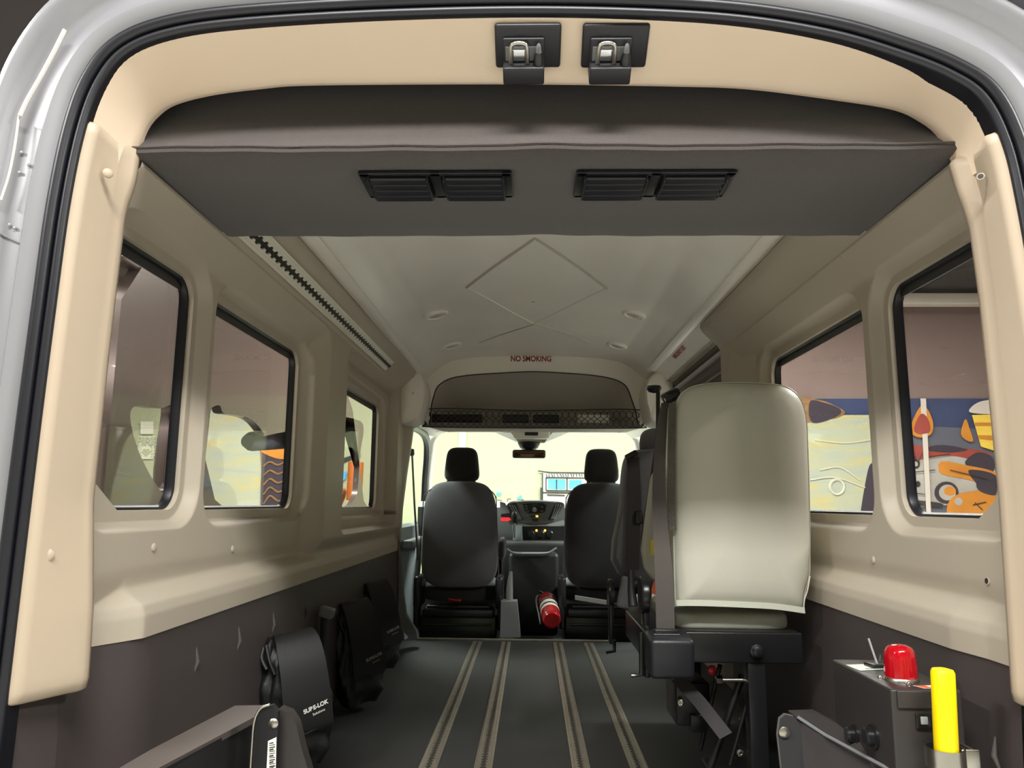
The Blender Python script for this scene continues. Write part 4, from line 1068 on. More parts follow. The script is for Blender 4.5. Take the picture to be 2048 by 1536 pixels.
b = B(); b.box(S2(1278, 1035, Y2-.05), (.03, .02, .05), bev=.005); b.cyl(S2(1268, 1037, Y2-.05), S2(1284, 1024, Y2-.05), .004); b.obj('strap_buckle', 'black_gloss', f2)
b = B(); soft(b, S2(1300, 1215, Y2+.16)+Vector((.12, 0, 0)), (.40, .42, .08), (.05, .06, .03)); sub(b.obj('seat_cushion', 'seat_fabric', f2))
b = B(); b.box((.60, Y2+.18, .33), (.40, .40, .08), bev=.005); b.obj('frame_beam', 'black_gloss', f2)
b = B(); b.box((.64, Y2+.18, .15), (.05, .05, .30), bev=.003); b.obj('leg', 'black_gloss', f2)
b = B(); b.lathe([(.050, 0), (.054, .006), (.054, .020), (.01, .026)], S2(1216, 1185, Y2+.1), axis='X', n=26); b.box(S2(1222, 1240, Y2+.1), (.02, .05, .18), bev=.006); b.obj('recliner_hinge', 'black_gloss', f2)
b = B(); b.box(S2(1251, 1185, Y2-.05), (.05, .03, .12), rot=(0, .2, 0), bev=.012); b.obj('hinge_cover', 'dash', f2)
b = B(); b.sweep([S2(1228, 1280, Y2-.0), S2(1229, 1302, Y2-.0), S2(1212, 1305, Y2-.0)], [.008, .007, .006], 8); b.obj('floor_hook', 'black_gloss', f2)
b = B(); b.ribbon([S2(1213, 1205, Y2+.7), S2(1150, 1195, Y2+.7)], (0, 0, .02), .01); b.obj('cross_tube', 'dash_light', f2)

# ================================================================== wheelchair lift: right tower
lt = thing('wheelchair_lift', (.72, .3, 0), 'black wheelchair lift tower with a red beacon at the right rear', 'wheelchair lift')
X0, X1, Y0, Y1, ZT = .622, .747, .175, .440, .508
b = B(); b.box(((X0+X1)/2, (Y0+Y1)/2, ZT/2-.05), (X1-X0, Y1-Y0, ZT+.1), bev=.004); b.obj('tower', 'lift_grey', lt)
b = B(); b.box(((X0+X1)/2-.002, Y0-.002, ZT-.016), (X1-X0-.022, .006, .030), bev=.002); b.obj('top_flange', 'lift_grey', lt)
b = B(); b.box((X0+.052, Y0-.003, ZT-.052), (.026, .005, .026), bev=.0015); b.obj('counter_switch', 'black_gloss', lt)
b = B(); b.box((X0+.052, Y0-.0065, ZT-.050), (.012, .004, .013), bev=.001); b.obj('switch_rocker', 'dash_light', lt)
b = B(); b.add([(X0+.004, .38, ZT+.0008), (X0+.075, .395, ZT+.0008), (X0+.078, .345, ZT+.0008), (X0+.010, .325, ZT+.0008)], [[0, 1, 2, 3]]); ll = b.obj('white_label', 'label', lt)
b = B()
for k in range(8): b.box((X0+.030+k*.0055, .342-.0*k+.0008*k, ZT+.0012), (.0035, .006, .0004))
b.obj('label_print', 'label_green', lt)
b = B(); b.box((.690, .365, ZT+.004), (.052, .035, .008), rot=(0, 0, .15), bev=.002); b.obj('latch_plate', 'black_gloss', lt)
b = B(); b.sweep([(.682, .36, ZT+.006), (.672, .37, ZT+.055)], .0022, 6); b.obj('antenna_rod', 'dash_light', lt)
b = B(); b.add([(.675, .205, ZT+.0008), (.735, .210, ZT+.0008), (.738, .186, ZT+.0008), (.685, .182, ZT+.0008)], [[0, 1, 2, 3]]); b.m(1).add([(.678, .2035, ZT+.0012), (.698, .205, ZT+.0012), (.702, .185, ZT+.0012), (.688, .184, ZT+.0012)], [[0, 1, 2, 3]]); b.obj('warning_label', ['label', 'orange'], lt)
for (yy, zz, r) in ((.255, .405, .017), (.34, .385, .014)):
    b = B(); b.lathe([(r*1.3, 0), (r*1.3, -.004), (r, -.006), (r, -.016), (r*.8, -.019), (.001, -.019)], (X0, yy, zz), axis='X', n=24); b.obj('pivot_bolt', 'black_gloss', lt)
# beacon: its own thing on the tower
bc = thing('beacon_light', (.676, .248, ZT), 'ribbed red warning beacon on top of the lift tower', 'beacon')
b = B(); n = 48; prof = [(.0282, .006), (.0282, .02), (.0272, .040), (.0255, .052), (.0215, .060), (.013, .064), (.002, .0655)]
vs = []; 
rows = []
for r, h in prof:
    rows.append([(.676+(r+(.0006*math.cos(16*2*PI*k/n) if h < .058 else 0))*math.cos(2*PI*k/n), .248+(r+(.0006*math.cos(16*2*PI*k/n) if h < .058 else 0))*math.sin(2*PI*k/n), ZT+h) for k in range(n)])
b.loft(rows, closed=True); b.add(rows[-1], [list(range(n))]); b.obj('lens', 'red_lens', bc)
b = B(); b.lathe([(.031, 0), (.031, .004), (.029, .007), (.010, .007)], (.676, .248, ZT), n=32); b.lathe([(.006, .007), (.008, .02), (.008, .045), (.004, .05)], (.676, .248, ZT), n=14); b.obj('beacon_base', 'steel', bc)
for a in (.6, 2.7, 4.6):
    b = B(); b.lathe([(.0045, 0), (.0045, .003), (.0025, .0055)], (.676+.036*math.cos(a), .248+.036*math.sin(a), ZT), n=12); b.obj('screw', 'chrome', bc)
# yellow handle
yh = thing('grab_handle', (.745, .13, .35), 'bright yellow foam-gripped handle in front of the lift tower', 'handle')
a0 = atY(1893, 1505, .12); a1 = atY(1885, 1335, .12)
ax = (a1-a0); L = ax.length; q = ax.normalized().to_track_quat('Z', 'Y').to_matrix()
b = B(); b.lathe([(.018, 0), (.0190, .004), (.0190, L*.5), (.0190, L-.008), (.0165, L-.003), (.006, L-.0005), (.001, L)], a0, M3=q, n=32); b.obj('yellow_grip', 'yellow', yh)
b = B(); b.cyl(a0-ax.normalized()*.12, a0+ax.normalized()*.005, .0140, n=24); b.obj('tube', 'steel', yh)
b = B(); c = a0-ax.normalized()*.010; b.lathe([(.0285, -.016), (.0285, .016), (.0315, .016), (.0315, -.016), (.0285, -.016)], c+Vector((.002, .008, 0)), n=32)
b.box(c+Vector((.040, .0, 0)), (.032, .006, .032), bev=.003); b.box(c+Vector((.045, .018, 0)), (.006, .036, .032), bev=.002); b.obj('clamp', 'steel', yh)
# parallel arm of the lift on the right
ar = thing('lift_arm', (.60, .35, .2), 'black parallel arm of the lift at the lower right', 'lift arm', None)
def q3(px, py, y): return atY(px, py, y)
b = B(); b.prism([q3(1560, 1438, .40), q3(1571, 1429, .40), q3(1588, 1433, .40), q3(1600, 1452, .40), q3(1628, 1640, .40), q3(1575, 1640, .40), q3(1556, 1470, .4)], (0, .012, 0)); b.obj('end_plate', 'seat_black', ar)
b = B(); p0 = q3(1625, 1470, .42); p1 = q3(1790, 1590, .24); d = (p1-p0); 
mid = (p0+p1)/2; ang = math.atan2(d.z, d.x)
b.prism([q3(1590, 1432, .42), q3(1640, 1430, .45), q3(1720, 1470, .40), q3(1812, 1545, .20), q3(1812, 1640, .20), q3(1690, 1640, .25), q3(1610, 1560, .40)], (.0, .045, .0)); b.obj('arm_bar', 'lift_grey', ar)
b = B(); b.sweep([q3(1595, 1434, .41), q3(1650, 1470, .40), q3(1790, 1545, .19)], .0035, 6); b.obj('arm_edge', 'dash', ar)
b = B(); b.lathe([(.011, 0), (.011, -.003), (.007, -.005), (.001, -.005)], q3(1568, 1464, .3985), axis='Y', n=20); b.obj('pivot_pin', 'steel', ar)
# ---- left lift arm
al = thing('lift_arm', (-.60, .2, .2), 'black folded lift arm with a barcode label at the lower left', 'lift arm', None)
def top(px, py, z): return atZ(px, py, z)
ZA = .405
b = B(); b.prism([top(px, py, ZA) for px, py in ((470, 1411), (545, 1410), (505, 1436), (300, 1545), (180, 1640), (60, 1640), (300, 1500))], (0, 0, -.012)); b.obj('cover_plate', 'lift_sheen_paint', al)
b = B(); q0 = top(505, 1437, ZA-.006); q1 = top(300, 1546, ZA-.006); q2 = top(180, 1640, ZA-.006)
b.prism([q0, q1, q2, q2+Vector((0, 0, -.25)), q0+Vector((0, 0, -.25))], (-.012, 0, 0)); b.obj('side_plate', 'dash_dark', al)
def AY(pts, y, th, nm, key, mt=None):
    b = B(); b.prism([atY(px, py, y) for px, py in pts], (0, th, 0)); return b.obj(nm, key, al)
AY([(508, 1436), (522, 1416), (545, 1410), (556, 1424), (553, 1536), (548, 1640), (500, 1640), (506, 1536)], .212, .012, 'end_plate', 'black_gloss')
b = B(); b.sweep(catmull([atY(540, 1409, .208), atY(520, 1418, .208), atY(508, 1445, .208), atY(503, 1500, .208), atY(498, 1580, .208)], 5), .0022, 8); b.obj('plate_edge', 'steel', al)
AY([(557, 1418), (578, 1426), (592, 1448), (604, 1500), (616, 1540), (640, 1640), (556, 1640)], .24, .03, 'outer_cover', 'lift_grey')
b = B(); p = atY(548, 1446, .214); b.lathe([(.009, 0), (.009, -.004), (.005, -.007), (.001, -.007)], p, axis='Y', n=20); b.obj('pivot_pin', 'steel', al)
b = B(); b.add([atY(536, 1482, .2105), atY(553, 1474, .2105), atY(551, 1560, .2105), atY(532, 1560, .2105)], [[0, 1, 2, 3]])
b.m(1)
for k in range(16):
    y0 = 1486+k*4.2; h = random.choice((1.2, 2, 2.8)); b.add([atY(538.5, y0, .2098), atY(550 if k % 3 else 547, y0-2, .2098), atY(550 if k % 3 else 547, y0-2+h, .2098), atY(538.5, y0+h, .2098)], [[0, 1, 2, 3]])
b.obj('barcode_label', ['label', 'p_line'], al)

# ================================================================== storage bags on the left wall
def bag(cx, cy, z0, h, w, yaw, lean, label, big=True):
    t = thing('storage_bag', (cx, cy, z0), label, 'bag', 'black restraint storage bags on the left wall')
    R = Matrix.Rotation(yaw, 3, 'Z') @ Matrix.Rotation(lean, 3, 'Y')
    def T(v): return Vector((cx, cy, z0)) + R @ Vector(v)
    def place(b): b.v = [tuple(T(v)) for v in b.v]; return b
    # bag body: local x = across the visible face, y = depth (face at -y), z = up
    b = B(); rows = []; n = 40
    for k in range(25):
        t_ = k/24; z = h*t_
        ww = w*(.78+.30*math.sin(PI*min(1, t_*1.25))**.8*(1 if t_ < .8 else 1)); ww = w*lerp_tab([(0, .70), (.12, .98), (.4, 1.08), (.7, .98), (.9, .80), (1, .66)], t_)
        dd = w*lerp_tab([(0, .35), (.12, .62), (.4, .66), (.7, .50), (.9, .26), (1, .10)], t_)
        row = []
        for j in range(n):
            a = 2*PI*j/n; e = .55
            cxx = (abs(math.cos(a))**e)*(1 if math.cos(a) >= 0 else -1); cyy = (abs(math.sin(a))**e)*(1 if math.sin(a) >= 0 else -1)
            wr = .006*math.sin(a*5+t_*7)+.004*math.sin(a*9-t_*15)+.004*math.sin(t_*30+a*2)
            row.append(((ww/2+wr)*cxx, (dd/2+wr)*cyy, z+.006*math.sin(a*3)))
        rows.append(row)
    b.loft(rows, closed=True); b.add(rows[-1], [list(range(n))]); b.add(rows[0], [list(range(n))[::-1]])
    place(b).obj('bag_body', 'nylon', t, angle=60)
    # long flap folded over the top, hanging down the face
    b = B(); pts = [(0.01, .035, h*.90), (0.01, .01, h+.006), (0.01, -.03, h*.97), (0.01, -.062, h*.80), (.01, -.078, h*.55), (.01, -.078, h*.34), (.01, -.070, h*.28)]
    cc = catmull(pts, 5); nn = len(cc)
    b.ribbon(cc, [Vector((w*lerp_tab([(0, .55), (nn*.4, .72), (nn*.8, .80), (nn-1, .70)], k), 0, 0)) for k in range(nn)], .004)
    place(b).obj('flap', 'nylon', t)
    b = B(); b.sweep([(-.25*w, -.070, h*.31), (0, -.080, h*.29), (.33*w, -.070, h*.31)], .003, 6); place(b).obj('flap_hem', 'nylon', t)
    # gathered throat cord
    b = B(); b.sweep(catmull([(-.42*w, 0, h*.95), (-.48*w, -.01, h*.88), (-.45*w, -.03, h*.80)], 4), .006, 8); b.sweep(catmull([(-.40*w, -.01, h*.97), (-.40*w, -.03, h*.86), (-.36*w, -.045, h*.76)], 4), .005, 8); place(b).obj('draw_cord', 'nylon', t)
    M4 = Matrix.Translation((cx, cy, z0)) @ R.to_4x4() @ frame4((.032, -.0838, h*.47), (1, 0, .16), (-.16, 0, 1))
    text_mesh('logo_print', 'SURE-LOK', w*.088, 'white_print' if big else 'grey_print', M4, t, bold=.0006)
    M4 = Matrix.Translation((cx, cy, z0)) @ R.to_4x4() @ frame4((.040, -.0838, h*.425), (1, 0, .16), (-.16, 0, 1))
    text_mesh('logo_subtitle', 'Solutions', w*.055, 'white_print' if big else 'grey_print', M4, t)
bag(-.695, 1.06, .075, .37, .185, math.radians(38), math.radians(-7), 'nearest black nylon bag on the left wall, with bright white lettering', True)
bag(-.705, 1.93, .03, .40, .185, math.radians(42), math.radians(-9), 'middle of the three black bags along the left wall', False)
bag(-.715, 2.40, .06, .40, .17, math.radians(42), math.radians(-9), 'farthest black bag on the left wall, next to the step', False)
# wall bracket between bags
wb = thing('wall_bracket', (-.775, 1.5, .3), 'dark grey bracket post standing on the left wall between the bags', 'bracket')
b = B(); a = atX(648, 1200, -.775); b.box((-.770, a.y, .27), (.02, .035, .34), bev=.004); b.obj('post', 'dash_dark', wb)
b = B(); b.box((-.762, a.y, .435), (.05, .05, .035), rot=(0, .3, 0), bev=.005); b.obj('top_cap', 'dash', wb)
b = B(); b.box((-.765, a.y, .10), (.05, .06, .06), bev=.01); b.obj('foot', 'dash_dark', wb)

# ================================================================== the garage outside
GY = 9.0; GX0, GX1, GZ0, GZ1 = -7.5, 8.0, -.62, 3.7
b = B(); b.box(((GX0+GX1)/2, .5, GZ0-.05), (GX1-GX0, 17.2, .1)); struct(b.obj('floor_garage', 'concrete'), 'grey concrete garage floor', 'floor')
b = B(); b.box(((GX0+GX1)/2, .5, GZ1+.05), (GX1-GX0, 17.2, .1)); struct(b.obj('ceiling_garage', 'garage_ceiling'), 'dark garage ceiling', 'ceiling')
zb = atY(1880, 797, GY).z
b = B(); b.box(((GX0+GX1)/2, GY+.05, (GZ0+zb)/2), (GX1-GX0, .1, zb-GZ0)); b.m(1).box(((GX0+GX1)/2, GY+.05, (zb+GZ1)/2), (GX1-GX0, .1, GZ1-zb))
wf = struct(b.obj('wall_front', ['cream', 'mauve']), 'garage front wall, cream below and mauve above', 'wall')
b = B(); a = atY(925, 900, GY); b.box((a.x, GY-.02, .9), (.10, .05, 2.9), bev=.01); b.obj('wall_joint', 'beam', wf)
for nm, x in (('wall_garage_left', GX0-.05), ('wall_garage_right', GX1+.05)):
    b = B(); b.box((x, .5, (GZ0+GZ1)/2), (.1, 17.2, GZ1-GZ0)); struct(b.obj(nm, 'mauve'), 'mauve side wall of the garage', 'wall')
b = B(); b.box(((GX0+GX1)/2, -8.1, (GZ0+GZ1)/2), (GX1-GX0, .1, GZ1-GZ0)); struct(b.obj('wall_back', 'cream'), 'cream rear wall of the garage', 'wall')
# white beam across the right half and beams at left
a = atY(1780, 600, GY-.4); b = B(); b.box((5.7, GY-.4, a.z), (4.4, .2, .14), bev=.01); tag(b.obj('roof_beam', 'beam', origin=(5.7, GY-.4, a.z)), 'white horizontal beam seen through the right rear window', 'beam')
a = atY(320, 565, 6.0); b = B(); b.box((-5.3, 6.0, atY(320, 590, 6.0).z), (3.6, .2, .16), bev=.02); b.cyl((-7.0, 5.9, atY(320, 570, 5.9).z+.10), (-3.0, 5.9, atY(320, 570, 5.9).z+.10), .05); tag(b.obj('roof_beam', 'mauve', origin=(-5.3, 6, 3)), 'beam with a pipe seen at the top of the left rear window', 'beam')
b = B(); p0 = atX(200, 560, -2.75); p1 = atX(282, 600, -2.75); b.sweep([p0+(p0-p1)*1.2, p0, p1], .085, 18); b.sweep([p1+Vector((0, -.3, 0)), Vector((p1.x, p1.y-.3, 3.7))], .012, 8); tag(b.obj('exhaust_duct', 'pipe', origin=p1), 'thick black duct hanging outside the left rear window', 'duct')

# ---- mural of cars on the front wall, right side
mu = B()
def G(px, py, dy=0): p = atY(px, py, GY-.02-dy); return p
mats_mu = ['p_blue', 'p_slate', 'p_red', 'p_orange', 'p_yellow', 'p_dark', 'p_grey', 'beam', 'cream', 'p_line', 'p_pale', 'p_brown', 'p_sky', 'p_wash']
def pg(k, pts, d): mu.m(k).prism([G(x, y, d) for x, y in pts], (0, .003, 0))
def pgc(k, pts, d, n=5): mu.m(k).prism([Vector(p) for p in catmull([G(x, y, d) for x, y in pts], n, closed=True)], (0, .003, 0))
def ell(k, cx, cy, rx, ry, d, n=20): pg(k, [(cx+rx*math.cos(2*PI*i/n), cy+ry*math.sin(2*PI*i/n)) for i in range(n)], d)
pg(0, [(1560, 797), (2010, 797), (2010, 1100), (1560, 1100)], .004)
pg(1, [(1800, 850), (2010, 860), (2010, 1100), (1800, 1100)], .008)
pgc(2, [(1790, 890), (1850, 892), (1930, 897), (1975, 905), (1980, 925), (1900, 930), (1790, 925)], .014)
pgc(5, [(1856, 895), (1880, 890), (1910, 893), (1935, 900), (1900, 905), (1860, 902)], .018)
pgc(6, [(1800, 935), (1850, 918), (1905, 912), (1960, 925), (1990, 940), (1990, 1010), (1900, 1010), (1800, 1010)], .020)
pgc(5, [(1930, 925), (1955, 905), (1985, 915), (1985, 945), (1950, 940)], .024)
pgc(3, [(1878, 940), (1884, 923), (1930, 930), (1990, 945), (1990, 975), (1940, 960), (1890, 950)], .030)
pgc(5, [(1938, 940), (1990, 950), (1990, 985), (1955, 968)], .034)
ell(5, 1893, 985, 24, 22, .034); ell(6, 1895, 985, 17, 16, .038); ell(3, 1900, 982, 12, 9, .040)
pgc(3, [(1900, 1000), (1930, 985), (1985, 985), (1995, 1040), (1920, 1040), (1895, 1030)], .042)
ell(6, 1917, 1003, 8, 8, .046)
pgc(5, [(1955, 965), (1990, 968), (1990, 990), (1960, 982)], .048)
pgc(9, [(1822, 1000), (1880, 1006), (1880, 1014), (1822, 1008)], .048)
ell(9, 1832, 928, 8, 9, .030); ell(6, 1832, 928, 4, 5, .034)
ell(9, 1836, 968, 5, 6, .030)
for (x0, y0, x1, y1) in ((1822, 900, 1836, 925), (1836, 925, 1845, 905), (1850, 915, 1900, 908), (1822, 945, 1870, 940), (1822, 985, 1860, 990), (1950, 1005, 1965, 1020), (1946, 1010, 1972, 1004), (1900, 940, 1975, 958)):
    mu.m(9).sweep([G(x0, y0, .052), G(x1, y1, .052)], .006, 5)
pg(7, [(1841, 797), (1852, 797), (1863, 1045), (1854, 1045)], .060)
# orange and pink balloon shape and the yellow block at the far right
pgc(3, [(1842, 812), (1855, 818), (1866, 845), (1862, 868), (1840, 875), (1822, 865), (1826, 840)], .056); pgc(2, [(1842, 828), (1856, 838), (1860, 862), (1840, 868), (1828, 858)], .064)
pgc(3, [(1931, 838), (1940, 860), (1946, 882), (1932, 880), (1922, 866)], .056)
pg(4, [(1944, 830), (2010, 828), (2010, 908), (1962, 893)], .066); pg(3, [(1950, 845), (2010, 845), (2010, 852), (1950, 852)], .070); pg(3, [(1955, 870), (2010, 872), (2010, 884), (1958, 878)], .070)
pgc(7, [(1942, 815), (1965, 802), (2010, 800), (2010, 826), (1945, 826)], .068)
# cream sheet with a pale car outline seen through the second right window
pg(13, [(1560, 830), (1757, 830), (1757, 1060), (1560, 1060)], .056)
pgc(11, [(1590, 797), (1640, 800), (1672, 812), (1690, 825), (1672, 836), (1640, 840), (1590, 845)], .064)
pgc(5, [(1620, 803), (1650, 806), (1680, 818), (1675, 832), (1625, 845)], .068)
for pts in ([(1640, 940), (1680, 935), (1720, 960)], [(1620, 960), (1670, 955), (1730, 975)], [(1630, 880), (1690, 886), (1740, 880)]):
    mu.m(10).sweep(catmull([G(x, y, .062) for x, y in pts], 5), .012, 5)
mu.m(10).sweep([G(1674+14*math.cos(2*PI*i/20), 974+15*math.sin(2*PI*i/20), .062) for i in range(20)], .018, 5, closed=True)
pgc(5, [(1735, 945), (1748, 925), (1757, 935), (1757, 1060), (1720, 1060)], .066)
mo = mu.obj('wall_mural', mats_mu, origin=G(1800, 950)); tag(mo, 'colourful mural of crowded cars seen through the right windows', 'mural')
# truck drawing seen through the windscreen
mu = B()
pg(7, [(1085, 945), (1240, 945), (1240, 1020), (1085, 1020)], .006)
pg(12, [(1096, 958), (1131, 959), (1131, 979), (1096, 978)], .012); pg(12, [(1138, 960), (1164, 960), (1163, 978), (1138, 978)], .012)
for a in (((1076, 942), (1100, 945)), ((1100, 945), (1180, 946)), ((1085, 946), (1085, 1003)), ((1092, 955), (1170, 956)), ((1092, 955), (1092, 981)), ((1092, 981), (1170, 982)), ((1134, 956), (1134, 981)), ((1085, 985), (1150, 986)), ((1113, 959), (1113, 978)), ((1094, 990), (1130, 991)), ((1083, 975), (1083, 1000))):
    mu.m(9).sweep([G(*a[0], .02), G(*a[1], .02)], .009 if a[0][0] != 1083 else .02, 5)
for k in range(14): 
    mu.m(9).sweep([G(1092+k*5.5, 948, .02), G(1094+k*5.5+random.uniform(-2, 3), 953.5, .02)], .006, 4)
mu.m(12); 
for pts in ([(992, 983), (998, 985), (1004, 983), (999, 990), (997, 994)], [(1033, 996), (1040, 990), (1044, 992), (1042, 998)]): pg(12, pts, .012)
for a in (((1015, 998), (1022, 998)), ((1015, 998), (1015, 1004)), ((994, 1000), (1004, 1001)), ((1042, 1000), (1048, 1000))): mu.m(9).sweep([G(*a[0], .02), G(*a[1], .02)], .005, 4)
mo = mu.obj('wall_mural', mats_mu, origin=G(1130, 980)); tag(mo, 'line drawing of a truck with blue windows seen through the windscreen', 'mural')
# fire-point sign on the cream wall
fp = B(); a = G(293, 855); b_ = G(293, 900)
fp.m(0).prism([G(281, 843, .02), G(306, 843, .02), G(306, 868, .02), G(281, 868, .02)], (0, .02, 0))
fp.m(1).prism([G(276, 872, .01), G(310, 872, .01), G(306, 918, .01), G(275, 918, .01)], (0, .01, 0))
for k in range(7): fp.m(0).sweep([G(277, 876+k*6.3, .015), G(283, 872+k*6.3, .015)], .015, 4); fp.m(0).sweep([G(303, 876+k*6.3, .015), G(308, 872+k*6.3, .015)], .015, 4)
fp.m(2).prism([G(287, 898, .02), G(298, 898, .02), G(298, 903, .02), G(302, 903, .02), G(292, 913, .02), G(283, 903, .02), G(287, 903, .02)], (0, .01, 0))
fo = fp.obj('fire_sign', ['p_pale', 'p_pale', 'cream'], origin=a); tag(fo, 'pale FIRE sign with a down arrow on the cream wall, seen at left', 'sign')
text_mesh('sign_text', 'FIRE', .16, 'cream', frame4(G(293, 883, .03), (1, 0, 0), (0, 0, 1)), fo, bold=.004)

# ---- neighbouring van parked on the left: side shell with window openings, and interior
XV = -1.95
pv = thing('parked_van', (XV-.8, 4.2, GZ0), 'beige van parked alongside, seen through the left windows', 'van')
def V(px, py, x=XV): return atX(px, py, x)
ya = V(197, 950).y; yb_ = 7.6
def hole(pts, n=4): return catmull([V(*q) for q in pts], n, closed=True)
holes = [[(249, 822), (262, 811), (285, 814), (310, 817), (333, 814), (325, 880), (318, 940), (315, 984), (300, 968), (283, 940), (262, 895), (250, 850)],
         [(408, 850), (412, 820), (420, 812), (431, 812), (437, 826), (460, 830), (485, 835), (503, 846), (520, 868), (522, 872), (590, 872), (575, 1012), (515, 1016), (400, 1017), (398, 950)],
         [(640, 840), (668, 832), (715, 842), (722, 862), (716, 900), (712, 950), (708, 990), (690, 1016), (640, 1016)]]
# build panel as a filled curve with holes
def holed_panel(outline, holes_, x, th, name, key, parent):
    cu = bpy.data.curves.new('c', 'CURVE'); cu.dimensions = '2D'; cu.fill_mode = 'BOTH'; cu.extrude = th/2
    for pts in [outline]+holes_:
        sp = cu.splines.new('POLY'); sp.points.add(len(pts)-1); sp.use_cyclic_u = True
        for i, p in enumerate(pts): sp.points[i].co = (p[0], p[1], 0, 1)
    t = bpy.data.objects.new('c', cu); COL.objects.link(t)
    dg = bpy.context.evaluated_depsgraph_get(); me = bpy.data.meshes.new_from_object(t.evaluated_get(dg))
    bpy.data.objects.remove(t); bpy.data.curves.remove(cu)
    me.name = name; Mx = Matrix(((0, 0, 1, x), (1, 0, 0, 0), (0, 1, 0, 0), (0, 0, 0, 1)))
    me.transform(Matrix.Translation(-parent_world(parent)) @ Mx)
    me.materials.clear(); me.materials.append(M[key]); o = bpy.data.objects.new(name, me); COL.objects.link(o); o.parent = parent; return o
ztop = 1.95
outl = [(ya, GZ0+.3), (yb_, GZ0+.3), (yb_, .75), (yb_-.3, .85), (yb_-1.0, ztop-.15), (yb_-1.3, ztop), (ya+.15, ztop), (ya, ztop-.2)]
hs = []
for h in holes:
    hh = hole(h, 3); hs.append([(p.y, max(min(p.z, ztop-.08), -.2)) for p in hh])
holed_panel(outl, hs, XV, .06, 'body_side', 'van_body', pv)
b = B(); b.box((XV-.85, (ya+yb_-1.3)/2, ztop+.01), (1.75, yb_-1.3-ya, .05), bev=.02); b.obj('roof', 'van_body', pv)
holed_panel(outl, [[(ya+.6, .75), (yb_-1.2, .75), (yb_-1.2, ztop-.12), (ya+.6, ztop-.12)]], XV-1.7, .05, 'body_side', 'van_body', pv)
for yy in (ya+1.0, yb_-1.2):
    b = B(); b.lathe([(.36, -.1), (.37, -.08), (.37, .06), (.34, .1), (.2, .11), (.01, .10)], (XV-.02, yy, GZ0+.37), axis='X', n=32); b.obj('wheel', 'black_plastic', pv)
# rearview mirror of the parked van and steering wheel
a = V(490, 882); b = B(); c0 = atX(495, 883, XV-.2); c1 = atX(575, 880, XV-.2); b.sweep([c0, c0.lerp(c1, .1), c1], [.05, .075, .075], 14); b.obj('head_restraint', 'p_slate', pv)
cw = atX(668, 1012, XV-.35); 
b = B(); b.sweep([cw+Vector((.10*math.sin(a_)*1.0+.0, .16*math.cos(a_)*1.6, .19*math.sin(a_))) for a_ in [2*PI*k/32 for k in range(32)]], .022, 10, closed=True)
b.cyl(cw+Vector((0, -.2, 0)), cw+Vector((0, .2, 0)), .02); b.obj('steering_wheel', 'p_wheel', pv)
b = B(); b.sweep([atX(712, 925, XV-.3), atX(708, 1000, XV-.3)], .10, 12); b.obj('seat_back', 'p_wheel', pv)
# blue and white panel on the left garage wall, and art on the front wall seen through the parked van
b = B(); b.prism([atX(160, 800, -7.4), atX(199, 800, -7.4), atX(199, 1030, -7.4), atX(160, 1030, -7.4)], (.02, 0, 0)); b.m(1).prism([atX(160, 905, -7.3), atX(197, 905, -7.3), atX(197, 960, -7.3), atX(160, 960, -7.3)], (.02, 0, 0))
tag(b.obj('wall_banner', ['label', 'p_sky'], origin=atX(180, 930, -7.4)), 'blue and white banner at the far left edge of the rear window', 'banner')
mu = B()
pgc(11, [(520, 845), (570, 842), (600, 850), (600, 1030), (528, 1030), (522, 930)], .01)
pg(5, [(524, 905), (600, 912), (600, 1030), (520, 1030)], .016); pgc(3, [(520, 893), (560, 896), (600, 890), (600, 912), (560, 918), (525, 905)], .022)
for k in range(5): mu.m(11).sweep(catmull([G(527, 932+k*19, .02), G(540, 924+k*17, .02), G(556, 930+k*18, .02), G(575, 920+k*19, .02)], 5), .014, 5)
pg(13, [(392, 800), (522, 800), (522, 1045), (392, 1045)], .002)
pg(9, [(640, 945), (690, 915), (720, 905), (720, 912), (690, 923), (640, 955)], .012); pg(12, [(640, 962), (695, 942), (690, 958), (672, 975), (640, 992)], .012); pg(12, [(698, 965), (712, 950), (712, 965)], .012); pgc(9, [(640, 975), (672, 978), (690, 992), (672, 983), (640, 982)], .016)
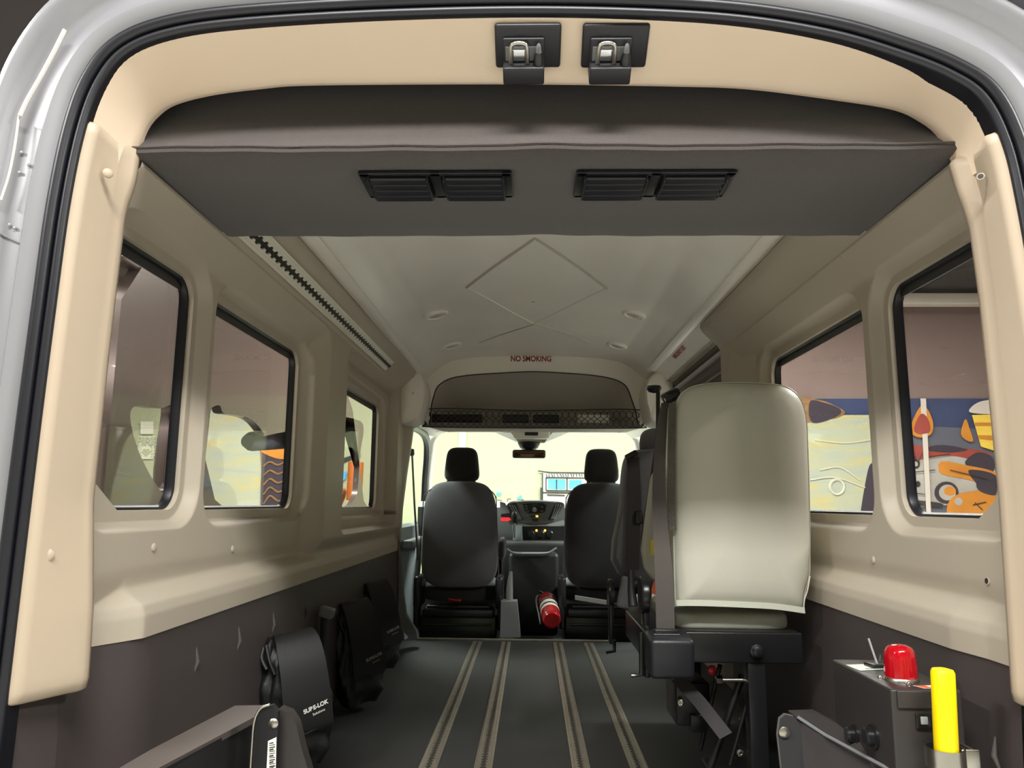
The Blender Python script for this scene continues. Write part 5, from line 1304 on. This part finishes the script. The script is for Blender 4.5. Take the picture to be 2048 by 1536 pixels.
mo = mu.obj('wall_mural', mats_mu, origin=G(560, 950)); tag(mo, 'brown and yellow painted picture seen through the left side windows', 'mural')

# ================================================================== finer pieces belong to the part they sit on
SUBS = {'piping': 'backrest', 'hem': 'backrest', 'corner_stitch': 'backrest', 'headrest_post': 'headrest', 'post_collar': 'headrest',
        'cushion_seam': 'seat_cushion', 'bolt': 'frame_beam', 'belt_slot': 'retractor', 'logo_print': 'flap', 'logo_subtitle': 'flap', 'flap_hem': 'flap',
        'screw': ('vent_frame', 'beacon_base'), 'switch_rocker': 'counter_switch', 'label_print': 'white_label', 'pin_tip': 'guide_pin',
        'pocket_liner': 'housing', 'pocket_plate': 'housing', 'radio_face': 'centre_pod', 'radio_display': 'centre_pod', 'radio_knob': 'centre_pod',
        'radio_button': 'centre_pod', 'hazard_switch': 'centre_pod', 'hazard_lamp': 'centre_pod', 'storage_slot': 'centre_pod', 'vent_vane': 'vent_grille',
        'heater_dial': 'heater_panel', 'heater_lamp': 'heater_panel', 'shift_knob': 'shift_lever', 'red_display': 'instrument_hood',
        'switch_panel': 'console_body', 'warning_strip': 'console_body', 'mirror_glass': 'mirror_housing', 'strap': 'cylinder', 'label_wrap': 'cylinder',
        'pivot_nut': 'pivot_rod', 'mechanism_bolt': 'mechanism_housing', 'plate_edge': 'end_plate', 'barcode_label': 'end_plate', 'pivot_pin': 'end_plate',
        'arm_edge': 'arm_bar', 'strap_buckle': 'shoulder_strap', 'visor_label': 'visor_pad', 'panel_rib': 'lower_panel', 'switch': 'bezel', 'pivot_bolt': 'tower', 'top_flange': 'tower'}
def base(o): return o.name.split('.')[0]
def mid_of(o):
    c = [Vector(v) for v in o.bound_box]; return sum(c, Vector())/8
for o in list(COL.objects):
    t = o.parent
    if o.type != 'MESH' or t is None or t.parent is not None or base(o) not in SUBS: continue
    want = SUBS[base(o)]; want = want if isinstance(want, tuple) else (want,)
    cands = [c for c in t.children if base(c) in want]
    if cands:
        o.parent = min(cands, key=lambda c: (mid_of(c)-mid_of(o)).length)
